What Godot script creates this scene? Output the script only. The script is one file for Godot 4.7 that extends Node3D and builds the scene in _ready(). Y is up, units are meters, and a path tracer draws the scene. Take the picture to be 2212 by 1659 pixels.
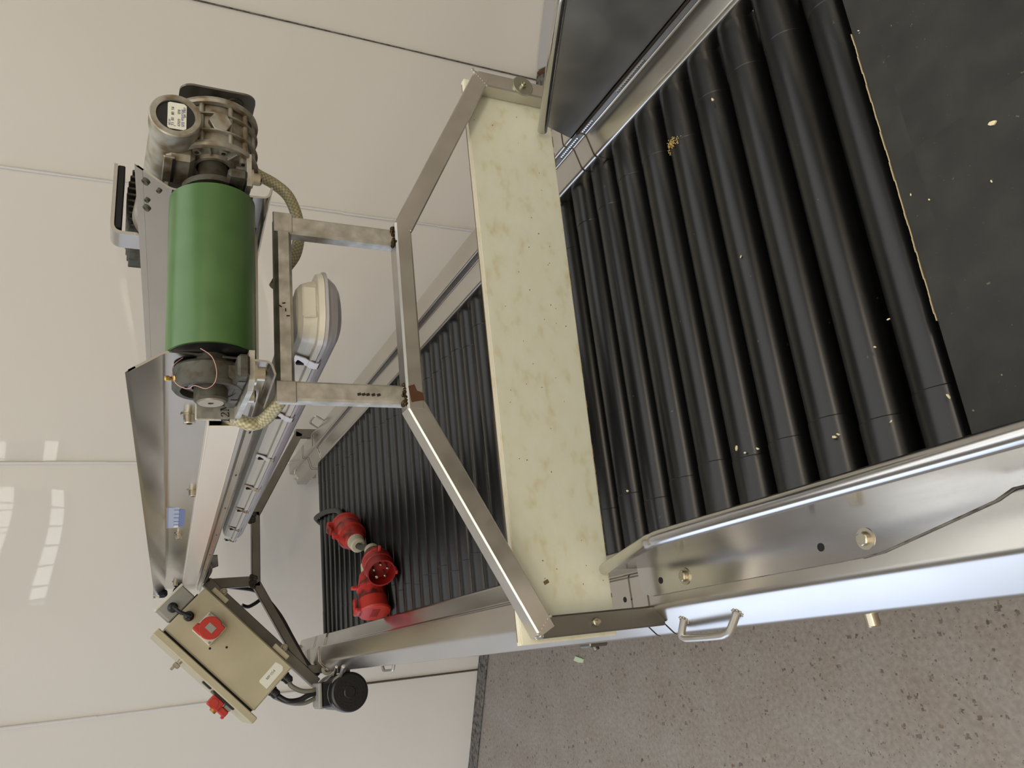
extends Node3D
# Units: geometry is written in "u" (1 u = 0.75 m) measured from the camera's eye, which stands 1.7625 m over the floor;
# to_world() turns that into metres with the floor at y = 0.
const U := 0.75
const EYE := 1.7625
const XC := 0.627          # centre plane of the conveyor
const SLOPE := 0.0577      # fall of the overhead conveyor away from the viewer
const FLOOR := -2.35
const WB := Vector3(-0.032, -2.35, -5.463)   # a foot point of the back wall
const WA := Vector3(0.8887, 0, 0.4586)       # along the back wall
const WN := Vector3(-0.4586, 0, 0.8887)      # out of the back wall

var M := {}
var rng := RandomNumberGenerator.new()
var taken := {}
var origins := {}

static func to_world(q: Vector3) -> Vector3:
	return Vector3(q.x * U, q.y * U + EYE, q.z * U)

# ------------------------------------------------------------------ mesh builder
class MB:
	var v := PackedVector3Array()
	var n := PackedVector3Array()
	var t := PackedVector2Array()
	var cuts: Array = []
	func cut() -> void:
		cuts.append(v.size())
	func tri(a: Vector3, b: Vector3, c: Vector3, na: Vector3, nb: Vector3, nc: Vector3, ua := Vector2(), ub := Vector2(), uc := Vector2()) -> void:
		if (b - a).cross(c - a).dot(na + nb + nc) > 0.0:
			v.append_array([a, c, b]); n.append_array([na, nc, nb]); t.append_array([ua, uc, ub])
		else:
			v.append_array([a, b, c]); n.append_array([na, nb, nc]); t.append_array([ua, ub, uc])
	func flat3(a: Vector3, b: Vector3, c: Vector3, out: Vector3) -> void:
		var k := (b - a).cross(c - a).normalized()
		if k.dot(out) < 0: k = -k
		tri(a, b, c, k, k, k)
	func quad(a: Vector3, b: Vector3, c: Vector3, d: Vector3, out: Vector3) -> void:
		var k := (c - a).cross(d - b).normalized()
		if k.dot(out) < 0: k = -k
		tri(a, b, c, k, k, k, Vector2(0, 0), Vector2(1, 0), Vector2(1, 1))
		tri(a, c, d, k, k, k, Vector2(0, 0), Vector2(1, 1), Vector2(0, 1))
	func rbox(c: Vector3, sx: float, sy: float, sz: float, bs := Basis(), bev := 0.0) -> void:
		var hx := sx / 2; var hy := sy / 2; var hz := sz / 2
		var P := func(i: int, j: int, k: int, w: int) -> Vector3:
			var bx := 0.0 if w == 0 else bev
			var by := 0.0 if w == 1 else bev
			var bz := 0.0 if w == 2 else bev
			return c + bs * Vector3(i * (hx - bx), j * (hy - by), k * (hz - bz))
		for s in [-1, 1]:
			quad(P.call(s, -1, -1, 0), P.call(s, 1, -1, 0), P.call(s, 1, 1, 0), P.call(s, -1, 1, 0), bs.x * s)
			quad(P.call(-1, s, -1, 1), P.call(1, s, -1, 1), P.call(1, s, 1, 1), P.call(-1, s, 1, 1), bs.y * s)
			quad(P.call(-1, -1, s, 2), P.call(1, -1, s, 2), P.call(1, 1, s, 2), P.call(-1, 1, s, 2), bs.z * s)
		if bev > 0:
			for i in [-1, 1]:
				for j in [-1, 1]:
					quad(P.call(i, j, -1, 0), P.call(i, j, 1, 0), P.call(i, j, 1, 1), P.call(i, j, -1, 1), bs * Vector3(i, j, 0))
					quad(P.call(i, -1, j, 0), P.call(i, 1, j, 0), P.call(i, 1, j, 2), P.call(i, -1, j, 2), bs * Vector3(i, 0, j))
					quad(P.call(-1, i, j, 1), P.call(1, i, j, 1), P.call(1, i, j, 2), P.call(-1, i, j, 2), bs * Vector3(0, i, j))
					for k in [-1, 1]:
						flat3(P.call(i, j, k, 0), P.call(i, j, k, 1), P.call(i, j, k, 2), bs * Vector3(i, j, k))
	func beam(a: Vector3, b: Vector3, w: float, h: float, up := Vector3.UP, bev := 0.003) -> void:
		var z := (b - a).normalized()
		var x := up.cross(z).normalized()
		rbox((a + b) / 2, w, h, (b - a).length(), Basis(x, z.cross(x), z), bev)
	func lathe(o: Vector3, ax: Vector3, prof: Array, seg := 24, turn := 0.0) -> void:
		var z := ax.normalized()
		var x := (Vector3.UP if absf(z.y) < 0.9 else Vector3.RIGHT).cross(z).normalized()
		var y := z.cross(x)
		for k in prof.size() - 1:
			var p: Vector2 = prof[k]
			var q: Vector2 = prof[k + 1]
			var d := q - p
			var nn := Vector2(d.y, -d.x).normalized()
			for i in seg:
				var a0 := turn + TAU * i / seg
				var a1 := turn + TAU * (i + 1) / seg
				var r0 := x * cos(a0) + y * sin(a0)
				var r1 := x * cos(a1) + y * sin(a1)
				var n0 := r0 * nn.x + z * nn.y
				var n1 := r1 * nn.x + z * nn.y
				var A := o + r0 * p.x + z * p.y
				var B := o + r1 * p.x + z * p.y
				var C := o + r1 * q.x + z * q.y
				var D := o + r0 * q.x + z * q.y
				var u0 := Vector2(float(i) / seg, p.y); var u1 := Vector2(float(i + 1) / seg, p.y)
				var u2 := Vector2(float(i + 1) / seg, q.y); var u3 := Vector2(float(i) / seg, q.y)
				if p.x > 1e-6: tri(A, B, C, n0, n1, n1, u0, u1, u2)
				if q.x > 1e-6: tri(A, C, D, n0, n1, n0, u0, u2, u3)
	func cyl(a: Vector3, b: Vector3, r: float, seg := 16, r2 := -1.0, bev := 0.0) -> void:
		var L := (b - a).length()
		var e := r if r2 < 0 else r2
		if bev > 0:
			lathe(a, b - a, [Vector2(0, 0), Vector2(r - bev, 0), Vector2(r, bev), Vector2(e, L - bev), Vector2(e - bev, L), Vector2(0, L)], seg)
		else:
			lathe(a, b - a, [Vector2(0, 0), Vector2(r, 0), Vector2(e, L), Vector2(0, L)], seg)
	func tube(pts: Array, r: float, seg := 10, sub := 6, caps := true) -> void:
		var p: Array = []
		if sub <= 1 or pts.size() < 3:
			p = pts
		else:
			for i in pts.size() - 1:
				var p0: Vector3 = pts[maxi(i - 1, 0)]; var p1: Vector3 = pts[i]; var p2: Vector3 = pts[i + 1]; var p3: Vector3 = pts[mini(i + 2, pts.size() - 1)]
				for s in sub:
					var f := float(s) / sub
					p.append(0.5 * (2 * p1 + (p2 - p0) * f + (2 * p0 - 5 * p1 + 4 * p2 - p3) * f * f + (3 * p1 - p0 - 3 * p2 + p3) * f * f * f))
			p.append(pts[-1])
		var rings: Array = []
		var x := Vector3()
		for i in p.size():
			var dir: Vector3 = ((p[mini(i + 1, p.size() - 1)] - p[maxi(i - 1, 0)]) as Vector3).normalized()
			if i == 0:
				x = (Vector3.UP if absf(dir.y) < 0.9 else Vector3.RIGHT).cross(dir).normalized()
			else:
				x = (x - dir * x.dot(dir)).normalized()
			var y := dir.cross(x)
			var ring: Array = []
			for k in seg + 1:
				ring.append(x * cos(TAU * k / seg) + y * sin(TAU * k / seg))
			rings.append(ring)
		var run := 0.0
		for i in p.size() - 1:
			var step: float = ((p[i + 1] - p[i]) as Vector3).length()
			for k in seg:
				var a: Vector3 = rings[i][k]; var b: Vector3 = rings[i][k + 1]; var c: Vector3 = rings[i + 1][k + 1]; var d: Vector3 = rings[i + 1][k]
				var ua := Vector2(float(k) / seg, run); var ub := Vector2(float(k + 1) / seg, run); var uc := Vector2(float(k + 1) / seg, run + step); var ud := Vector2(float(k) / seg, run + step)
				tri(p[i] + a * r, p[i] + b * r, p[i + 1] + c * r, a, b, c, ua, ub, uc)
				tri(p[i] + a * r, p[i + 1] + c * r, p[i + 1] + d * r, a, c, d, ua, uc, ud)
			run += step
		if caps:
			for e in [0, p.size() - 1]:
				var q: Vector3 = p[e]
				var out: Vector3 = (p[0] - p[1]) if e == 0 else (p[-1] - p[-2])
				for k in seg:
					flat3(q, q + rings[e][k] * r, q + rings[e][k + 1] * r, out)
	# a flat polygon swept along ez
	func prism(poly: Array, o: Vector3, ex: Vector3, ey: Vector3, ez: Vector3) -> void:
		var pk := PackedVector2Array(poly)
		var ix := Geometry2D.triangulate_polygon(pk)
		var cen := Vector2()
		for q in pk: cen += q / pk.size()
		for k in range(0, ix.size(), 3):
			var a := o + ex * pk[ix[k]].x + ey * pk[ix[k]].y
			var b := o + ex * pk[ix[k + 1]].x + ey * pk[ix[k + 1]].y
			var c := o + ex * pk[ix[k + 2]].x + ey * pk[ix[k + 2]].y
			flat3(a, b, c, -ez)
			flat3(a + ez, b + ez, c + ez, ez)
		var cw := Geometry2D.is_polygon_clockwise(pk)
		for k in pk.size():
			var p := pk[k]; var q := pk[(k + 1) % pk.size()]
			var e := (q - p)
			var o2 := Vector2(e.y, -e.x) * (-1.0 if cw else 1.0)
			var A := o + ex * p.x + ey * p.y; var B := o + ex * q.x + ey * q.y
			quad(A, B, B + ez, A + ez, ex * o2.x + ey * o2.y)
	# bent sheet metal: an open polyline with a thickness, swept along ez; smooth over its bends
	func sheet(line: Array, th: float, o: Vector3, ex: Vector3, ey: Vector3, ez: Vector3) -> void:
		var m := line.size()
		var segn: Array = []
		for k in m - 1:
			var d: Vector2 = (line[k + 1] - line[k]).normalized()
			segn.append(Vector2(-d.y, d.x))
		var off: Array = []
		var vn: Array = []
		for k in m:
			var a: Vector2 = segn[maxi(k - 1, 0)]
			var b: Vector2 = segn[mini(k, m - 2)]
			var s := (a + b).normalized()
			off.append(s / maxf(0.4, s.dot(a)) * th / 2)
			vn.append([a, b] if a.dot(b) < 0.86 else [s, s])
		var W := func(q: Vector2) -> Vector3: return o + ex * q.x + ey * q.y
		var D := func(q: Vector2) -> Vector3: return (ex * q.x + ey * q.y).normalized()
		for k in m - 1:
			for s in [-1.0, 1.0]:
				var A: Vector3 = W.call(line[k] + off[k] * s)
				var B: Vector3 = W.call(line[k + 1] + off[k + 1] * s)
				var na: Vector3 = D.call(vn[k][1] * s)
				var nb: Vector3 = D.call(vn[k + 1][0] * s)
				tri(A, B, B + ez, na, nb, nb)
				tri(A, B + ez, A + ez, na, nb, na)
			for e in [Vector3(), ez]:
				quad(W.call(line[k] + off[k]) + e, W.call(line[k + 1] + off[k + 1]) + e, W.call(line[k + 1] - off[k + 1]) + e, W.call(line[k] - off[k]) + e, -ez if e == Vector3() else ez)
		for k in [0, m - 1]:
			var A: Vector3 = W.call(line[k] + off[k]); var B: Vector3 = W.call(line[k] - off[k])
			var o2: Vector2 = (line[0] - line[1]) if k == 0 else (line[m - 1] - line[m - 2])
			quad(A, B, B + ez, A + ez, ex * o2.x + ey * o2.y)
	func hexhead(o: Vector3, ax: Vector3, r: float, h: float, washer := true, stud := 0.0) -> void:
		var z := ax.normalized()
		if washer: lathe(o, z, [Vector2(r * 1.55, 0), Vector2(r * 1.55, h * 0.2), Vector2(0, h * 0.2)], 20)
		lathe(o, z, [Vector2(r, h * 0.1), Vector2(r, h * 0.85), Vector2(r * 0.85, h), Vector2(0, h)], 6, 0.3)
		if stud > 0: cyl(o, o + z * stud, r * 0.52, 10, r * 0.5)
	func caphead(o: Vector3, ax: Vector3, r: float, h: float) -> void:
		var z := ax.normalized()
		lathe(o, z, [Vector2(r * 1.5, 0), Vector2(r * 1.5, h * 0.12), Vector2(r, h * 0.12), Vector2(r, h * 0.93), Vector2(r * 0.92, h), Vector2(r * 0.5, h), Vector2(r * 0.5, h * 0.55), Vector2(0, h * 0.55)], 18)

static func fillet(pts: Array, r: float, n := 4) -> Array:
	var out: Array = [pts[0]]
	for k in range(1, pts.size() - 1):
		var p: Vector2 = pts[k]
		var a: Vector2 = (pts[k - 1] - p); var b: Vector2 = (pts[k + 1] - p)
		var cut := minf(r, minf(a.length(), b.length()) * 0.45)
		var s := p + a.normalized() * cut; var e := p + b.normalized() * cut
		for i in n + 1:
			var f := float(i) / n
			out.append(s.lerp(p, f).lerp(p.lerp(e, f), f))
	out.append(pts[-1])
	return out

static func round_rect(w: float, h: float, r: float, n := 5) -> Array:
	var out: Array = []
	for c in [[1, 1, 0], [-1, 1, 1], [-1, -1, 2], [1, -1, 3]]:
		for i in n + 1:
			var a: float = PI / 2 * (c[2] + float(i) / n)
			out.append(Vector2(c[0] * (w / 2 - r) + cos(a) * r, c[1] * (h / 2 - r) + sin(a) * r))
	return out

# ------------------------------------------------------------------ scene helpers
func unique(called: String) -> String:
	if not taken.has(called):
		taken[called] = 0
		return called
	taken[called] += 1
	return "%s_%03d" % [called, taken[called]]

func mesh_of(mb: MB, o: Vector3) -> ArrayMesh:
	var w := to_world(o)
	var vv := PackedVector3Array(); vv.resize(mb.v.size())
	for i in mb.v.size(): vv[i] = to_world(mb.v[i]) - w
	var arr := []; arr.resize(Mesh.ARRAY_MAX)
	arr[Mesh.ARRAY_VERTEX] = vv; arr[Mesh.ARRAY_NORMAL] = mb.n; arr[Mesh.ARRAY_TEX_UV] = mb.t
	var am := ArrayMesh.new()
	am.add_surface_from_arrays(Mesh.PRIMITIVE_TRIANGLES, arr)
	return am

func meta(o: Node3D, label: String, category := "", group := "", kind := "") -> void:
	if label: o.set_meta("label", label)
	if category: o.set_meta("category", category)
	if group: o.set_meta("group", group)
	if kind: o.set_meta("kind", kind)

func thing(called: String, q: Vector3, label: String, category: String, group := "") -> Node3D:
	var o := Node3D.new()
	o.name = unique(called)
	add_child(o, true)
	o.position = to_world(q)
	origins[o] = q
	meta(o, label, category, group)
	return o

func part(called: String, mb: MB, mat: Material, parent: Node3D, label := "", kind := "") -> MeshInstance3D:
	var o: MeshInstance3D
	var q: Vector3 = origins[parent]
	var from := 0
	for to in mb.cuts + [mb.v.size()]:   # a builder cut into pieces gives one part for each piece
		if to <= from: continue
		var one := mb
		if mb.cuts:
			one = MB.new()
			one.v = mb.v.slice(from, to); one.n = mb.n.slice(from, to); one.t = mb.t.slice(from, to)
		from = to
		o = MeshInstance3D.new()
		o.name = called
		o.mesh = mesh_of(one, q)
		o.material_override = mat
		parent.add_child(o, true)
		origins[o] = q
		if label: o.set_meta("label", label)
		if kind: o.set_meta("kind", kind)
		elif called in ["weld_bead", "vent", "speck", "edge_dirt", "print", "pen_mark", "cut_edge", "cast_mark"]: o.set_meta("kind", "stuff")
	return o

func solo(called: String, q: Vector3, mb: MB, mat: Material, label: String, category: String, group := "", kind := "") -> MeshInstance3D:
	var o := MeshInstance3D.new()
	o.name = unique(called)
	o.mesh = mesh_of(mb, q)
	o.material_override = mat
	add_child(o, true)
	o.position = to_world(q)
	origins[o] = q
	meta(o, label, category, group, kind)
	return o

func struct(called: String, q: Vector3, mb: MB, mat: Material, label := "") -> MeshInstance3D:
	return solo(called, q, mb, mat, label, "", "", "structure")

# flat lettering on a surface: origin is the middle of the text
func lettering(called: String, text: String, height: float, o: Vector3, right: Vector3, up: Vector3, mat: Material, parent: Node3D, font := "Droid Sans") -> void:
	var tm := TextMesh.new()
	var f := SystemFont.new()
	f.font_names = PackedStringArray([font])
	tm.font = f; tm.text = text; tm.font_size = 32; tm.depth = 0.02; tm.pixel_size = height / 32.0 * 1.35 * U; tm.curve_step = 2.0
	var mi := MeshInstance3D.new()
	mi.name = called
	mi.mesh = tm
	mi.material_override = mat
	var z := right.cross(up).normalized()
	mi.transform = Transform3D(Basis(right.normalized(), up.normalized(), z * 0.02), to_world(o) - to_world(origins[parent]))
	parent.add_child(mi, true)
	origins[mi] = origins[parent]

# ------------------------------------------------------------------ materials
func noise_tex(freq: float, ramp: Array, oct := 4, type := FastNoiseLite.TYPE_SIMPLEX_SMOOTH, size := 512, sd := 1, normal := false, strength := 4.0) -> NoiseTexture2D:
	var f := FastNoiseLite.new()
	f.noise_type = type; f.frequency = freq; f.fractal_octaves = oct; f.seed = sd
	var t := NoiseTexture2D.new()
	t.width = size; t.height = size; t.seamless = true; t.noise = f
	if normal:
		t.as_normal_map = true; t.bump_strength = strength
	elif ramp:
		var g := Gradient.new()
		var offs := PackedFloat32Array(); var cols := PackedColorArray()
		for r in ramp: offs.append(r[0]); cols.append(r[1])
		g.offsets = offs; g.colors = cols
		t.color_ramp = g
	return t

func mat(color: Color, rough: float, metal := 0.0, spec := 0.5) -> StandardMaterial3D:
	var m := StandardMaterial3D.new()
	m.albedo_color = color; m.roughness = rough; m.metallic = metal; m.metallic_specular = spec
	return m

func tri_planar(m: StandardMaterial3D, scale: Vector3) -> StandardMaterial3D:
	m.uv1_triplanar = true; m.uv1_world_triplanar = true; m.uv1_scale = scale; m.uv1_triplanar_sharpness = 4.0
	return m

func steel(color: Color, rough: float, scale: Vector3, stain := 0.12, sd := 3) -> StandardMaterial3D:
	var m := mat(color, 1.0, 1.0)
	var lo := Color(1 - stain, 1 - stain, 1 - stain * 1.15)
	m.albedo_texture = noise_tex(0.008, [[0.0, lo], [1.0, Color.WHITE]], 3 if stain < 0.15 else 4, FastNoiseLite.TYPE_SIMPLEX_SMOOTH, 512, sd)
	var a := rough * 0.85; var b := rough * 1.15
	m.roughness_texture = noise_tex(0.02, [[0.0, Color(a, a, a)], [1.0, Color(b, b, b)]], 3, FastNoiseLite.TYPE_SIMPLEX_SMOOTH, 512, sd + 7)
	return tri_planar(m, scale)

func make_materials() -> void:
	M.steel = steel(Color(0.77, 0.755, 0.73), 0.24, Vector3(1.2, 1.2, 0.5), 0.07)
	M.steel_bright = steel(Color(0.78, 0.775, 0.77), 0.18, Vector3(1.5, 1.5, 0.6), 0.05, 5)
	M.steel_dark = steel(Color(0.66, 0.65, 0.63), 0.30, Vector3(1.2, 1.2, 0.6), 0.08, 9)
	M.steel_guard = steel(Color(0.80, 0.80, 0.80), 0.42, Vector3(1, 1, 1), 0.06, 19)
	M.tube = steel(Color(0.83, 0.815, 0.79), 0.40, Vector3(2, 2, 2), 0.09, 11)
	M.tube_worn = steel(Color(0.90, 0.89, 0.87), 0.5, Vector3(7, 7, 7), 0.24, 13)
	M.tube_dull = steel(Color(0.52, 0.51, 0.49), 0.42, Vector3(2, 2, 2), 0.12, 15)
	M.zinc = mat(Color(0.66, 0.66, 0.6), 0.36, 1.0)
	M.bolt = mat(Color(0.72, 0.69, 0.62), 0.3, 1.0)
	M.chrome = mat(Color(0.88, 0.88, 0.9), 0.1, 1.0)
	M.brass = mat(Color(0.78, 0.66, 0.35), 0.3, 1.0)
	M.weld = steel(Color(0.46, 0.40, 0.32), 0.45, Vector3(40, 40, 40), 0.7, 17)
	M.burn = mat(Color(0.14, 0.11, 0.09), 0.6)
	M.rust = mat(Color(0.30, 0.18, 0.09), 0.8)
	M.hole = mat(Color(0.03, 0.028, 0.025), 0.8)
	M.ink = mat(Color(0.03, 0.03, 0.035), 0.6)
	M.ink_blue = mat(Color(0.16, 0.20, 0.62), 0.5)
	M.ink_pale = mat(Color(0.45, 0.43, 0.66), 0.5)
	M.ink_grey = mat(Color(0.32, 0.31, 0.31), 0.5)
	M.paper = mat(Color(0.86, 0.87, 0.82), 0.45)
	# black plastic rollers with dust and scratches
	M.roller = tri_planar(mat(Color.WHITE, 0.33, 0.0, 0.46), Vector3(1.7, 1.7, 1.7))
	M.roller.albedo_texture = dust_texture(Color(0.05, 0.05, 0.049), Color(0.55, 0.52, 0.44), 300, 60, 21)
	M.roller.roughness = 0.29
	M.belt = tri_planar(mat(Color.WHITE, 0.62, 0.0, 0.4), Vector3(2.2, 2.2, 2.2))
	M.belt.albedo_texture = dust_texture(Color(0.175, 0.172, 0.16), Color(0.75, 0.72, 0.62), 340, 0, 22)
	M.rubber = mat(Color(0.10, 0.10, 0.10), 0.6)
	M.cut_edge = mat(Color(0.66, 0.6, 0.47), 0.8)
	M.dust_ring = mat(Color(0.20, 0.195, 0.18), 0.6)
	# cream plastic board
	M.board = tri_planar(mat(Color.WHITE, 0.34, 0.0, 0.5), Vector3(1.6, 2.6, 1.6))
	M.board.albedo_texture = noise_tex(0.011, [[0.0, Color(0.80, 0.76, 0.64)], [0.14, Color(0.835, 0.80, 0.695)], [0.34, Color(0.86, 0.835, 0.755)], [1.0, Color(0.875, 0.855, 0.79)]], 3, FastNoiseLite.TYPE_SIMPLEX_SMOOTH, 1024, 41)
	M.board.subsurf_scatter_enabled = true; M.board.subsurf_scatter_strength = 0.15
	M.smudge = mat(Color(0.70, 0.63, 0.47), 0.5)
	M.smudge_dark = mat(Color(0.42, 0.36, 0.22), 0.7)
	# green belt
	M.green = tri_planar(mat(Color.WHITE, 0.3, 0.0, 0.5), Vector3(3, 3, 3))
	M.green.albedo_texture = noise_tex(0.02, [[0.2, Color(0.255, 0.385, 0.205)], [0.7, Color(0.275, 0.41, 0.22)]], 3, FastNoiseLite.TYPE_SIMPLEX_SMOOTH, 256, 51)
	# cast alloy, oily
	M.cast = tri_planar(mat(Color.WHITE, 0.5, 0.6), Vector3(4, 4, 4))
	M.cast.albedo_texture = noise_tex(0.014, [[0.15, Color(0.44, 0.37, 0.25)], [0.4, Color(0.56, 0.53, 0.47)], [0.6, Color(0.63, 0.62, 0.58)], [0.85, Color(0.68, 0.67, 0.64)]], 3, FastNoiseLite.TYPE_SIMPLEX_SMOOTH, 512, 61)
	M.cast.normal_enabled = true; M.cast.normal_scale = 0.15
	M.cast.normal_texture = noise_tex(0.05, [], 4, FastNoiseLite.TYPE_SIMPLEX_SMOOTH, 512, 62, true, 3.0)
	M.cast_ring = tri_planar(mat(Color(0.66, 0.66, 0.62), 0.45, 0.7), Vector3(9, 9, 9))
	M.iron = tri_planar(mat(Color.WHITE, 0.55, 0.35), Vector3(10, 10, 10))
	M.iron.albedo_texture = noise_tex(0.02, [[0.2, Color(0.25, 0.21, 0.15)], [0.6, Color(0.31, 0.31, 0.28)]], 4, FastNoiseLite.TYPE_SIMPLEX_SMOOTH, 256, 63)
	M.black = mat(Color(0.09, 0.09, 0.10), 0.38)
	M.black_motor = mat(Color(0.055, 0.06, 0.075), 0.3)
	M.black_matt = mat(Color(0.05, 0.05, 0.05), 0.75)
	M.cable = mat(Color(0.07, 0.075, 0.09), 0.32)
	M.cable_grey = mat(Color(0.42, 0.42, 0.38), 0.45)
	M.cable_dust = mat(Color(0.24, 0.24, 0.22), 0.6)
	M.duct = mat(Color(0.90, 0.875, 0.83), 0.22, 0.25)
	M.housing = mat(Color(0.85, 0.84, 0.79), 0.3)
	M.housing_grey = mat(Color(0.66, 0.68, 0.65), 0.18)
	M.diffuser = mat(Color(0.70, 0.695, 0.715), 0.28)
	M.clear = mat(Color(0.85, 0.88, 0.86, 0.38), 0.3)
	M.enclosure = tri_planar(mat(Color.WHITE, 0.42, 0.0, 0.45), Vector3(2, 2, 2))
	M.enclosure.albedo_texture = noise_tex(0.01, [[0.2, Color(0.68, 0.65, 0.545)], [0.8, Color(0.71, 0.68, 0.58)]], 4, FastNoiseLite.TYPE_SIMPLEX_SMOOTH, 256, 71)
	M.grey_plastic = mat(Color(0.56, 0.56, 0.53), 0.42)
	M.flange_grey = mat(Color(0.80, 0.79, 0.73), 0.45)
	M.red = mat(Color(0.68, 0.19, 0.15), 0.45)
	M.red_dusty = tri_planar(mat(Color.WHITE, 0.5), Vector3(6, 6, 6))
	M.red_dusty.albedo_texture = noise_tex(0.014, [[0.25, Color(0.27, 0.10, 0.07)], [0.45, Color(0.60, 0.14, 0.11)], [0.8, Color(0.72, 0.17, 0.14)]], 4, FastNoiseLite.TYPE_SIMPLEX_SMOOTH, 256, 72)
	M.red_dark = mat(Color(0.52, 0.07, 0.06), 0.45)
	M.gland = mat(Color(0.70, 0.69, 0.60), 0.55)
	M.copper = mat(Color(0.76, 0.58, 0.54), 0.45)
	M.crumb = mat(Color(0.83, 0.78, 0.62), 0.7)
	M.seed = mat(Color(0.70, 0.60, 0.36), 0.7)
	M.chip = mat(Color(0.78, 0.86, 0.72), 0.5)
	# braided hose
	M.hose = mat(Color.WHITE, 0.4, 0.2)
	M.hose.albedo_texture = braid_texture()
	M.hose.uv1_scale = Vector3(2, 30, 1)
	# wall cladding
	M.wall = tri_planar(mat(Color(0.825, 0.81, 0.78), 0.02, 0.0, 0.5), Vector3(0.5, 0.5, 0.5))
	M.seam = mat(Color(0.82, 0.81, 0.80), 0.3)
	M.grime = mat(Color(0.33, 0.29, 0.24), 0.8)
	M.plaster = mat(Color(0.82, 0.80, 0.765), 0.7)
	M.kerb = tri_planar(mat(Color.WHITE, 0.7), Vector3(3, 3, 3))
	M.kerb.albedo_texture = noise_tex(0.02, [[0.2, Color(0.20, 0.17, 0.14)], [0.42, Color(0.36, 0.35, 0.33)], [0.8, Color(0.44, 0.43, 0.41)]], 5, FastNoiseLite.TYPE_SIMPLEX_SMOOTH, 512, 81)
	M.grey_sheet = mat(Color(0.66, 0.66, 0.66), 0.4)
	# concrete
	M.floor = tri_planar(mat(Color.WHITE, 0.62, 0.0, 0.5), Vector3(0.95, 0.95, 0.95))
	M.floor.albedo_texture = concrete_texture()
	M.floor.heightmap_enabled = true; M.floor.heightmap_scale = 0.05
	M.floor.heightmap_texture = noise_tex(0.035, [[0.3, Color.BLACK], [0.5, Color(0.7, 0.7, 0.7)], [0.8, Color.WHITE]], 5, FastNoiseLite.TYPE_SIMPLEX_SMOOTH, 1024, 83)
	M.glow_warm = mat(Color(1, 0.95, 0.85), 0.5)
	M.glow_warm.emission_enabled = true; M.glow_warm.emission = Color(1.0, 0.93, 0.82); M.glow_warm.emission_energy_multiplier = 5.0
	M.pane = mat(Color(0.9, 0.95, 0.97, 0.08), 0.05)
	M.pane.transparency = BaseMaterial3D.TRANSPARENCY_ALPHA
	M.frame = mat(Color(0.55, 0.55, 0.55), 0.5)

func dust_texture(base: Color, dust: Color, specks: int, scratches: int, sd: int) -> ImageTexture:
	var r := RandomNumberGenerator.new(); r.seed = sd
	var S := 1024
	var im := Image.create(S, S, false, Image.FORMAT_RGB8)
	var f := FastNoiseLite.new(); f.seed = sd; f.frequency = 0.006; f.fractal_octaves = 4
	for y in range(0, S, 4):
		for x in range(0, S, 4):
			var k := 1.0 + 0.22 * f.get_noise_2d(x, y)
			im.fill_rect(Rect2i(x, y, 4, 4), Color(base.r * k, base.g * k, base.b * k))
	for i in specks:
		var p := Vector2i(r.randi() % S, r.randi() % S)
		var s := 1 + int(pow(r.randf(), 4.0) * 4.0)
		var c := base.lerp(dust, 0.15 + 0.55 * r.randf())
		for j in s:
			im.fill_rect(Rect2i(p + Vector2i(r.randi() % (s + 1), r.randi() % (s + 1)), Vector2i(1 + r.randi() % s, 1 + r.randi() % s)), c)
	for i in scratches:
		var p := Vector2(r.randi() % S, r.randi() % S)
		var d := Vector2.from_angle(r.randf_range(-0.25, 0.25) + (PI / 2 if r.randf() < 0.5 else 0.0))
		var c := base.lerp(dust, 0.08 + 0.22 * r.randf())
		for j in int(8 + 50 * r.randf()):
			var q := Vector2i(p + d * j)
			if q.x >= 0 and q.y >= 0 and q.x < S and q.y < S: im.set_pixelv(q, c)
			d = d.rotated(r.randf_range(-0.02, 0.02))
	return ImageTexture.create_from_image(im)

func concrete_texture() -> ImageTexture:
	var r := RandomNumberGenerator.new(); r.seed = 77
	var S := 1024
	var im := Image.create(S, S, false, Image.FORMAT_RGB8)
	var f := FastNoiseLite.new(); f.seed = 5; f.frequency = 0.004; f.fractal_octaves = 5
	var g := FastNoiseLite.new(); g.seed = 9; g.frequency = 0.05; g.fractal_octaves = 3
	for y in range(0, S, 2):
		for x in range(0, S, 2):
			var k := f.get_noise_2d(x, y); var h := g.get_noise_2d(x, y)
			var c := Color(0.565, 0.53, 0.495).lerp(Color(0.53, 0.51, 0.485), clampf(0.5 + k, 0, 1))
			var b := 1.0 + 0.10 * h + 0.10 * k
			im.fill_rect(Rect2i(x, y, 2, 2), Color(c.r * b, c.g * b, c.b * b))
	for i in 4600:
		var p := Vector2i(r.randi() % S, r.randi() % S)
		var big := r.randf() < 0.1
		var s := (3 + r.randi() % 7) if big else (1 + r.randi() % 4)
		var dark := r.randf() < 0.72
		var c := Color(0.30, 0.27, 0.235) if dark else Color(0.60, 0.565, 0.515)
		if r.randf() < 0.06: c = Color(0.42, 0.27, 0.18)
		for j in (6 if big else 2):
			im.fill_rect(Rect2i(p + Vector2i(r.randi() % (s + 1), r.randi() % (s + 1)), Vector2i(1 + r.randi() % s, 1 + r.randi() % s)), im.get_pixel(p.x, p.y).lerp(c, 0.3 + 0.5 * r.randf()))
	return ImageTexture.create_from_image(im)

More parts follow.
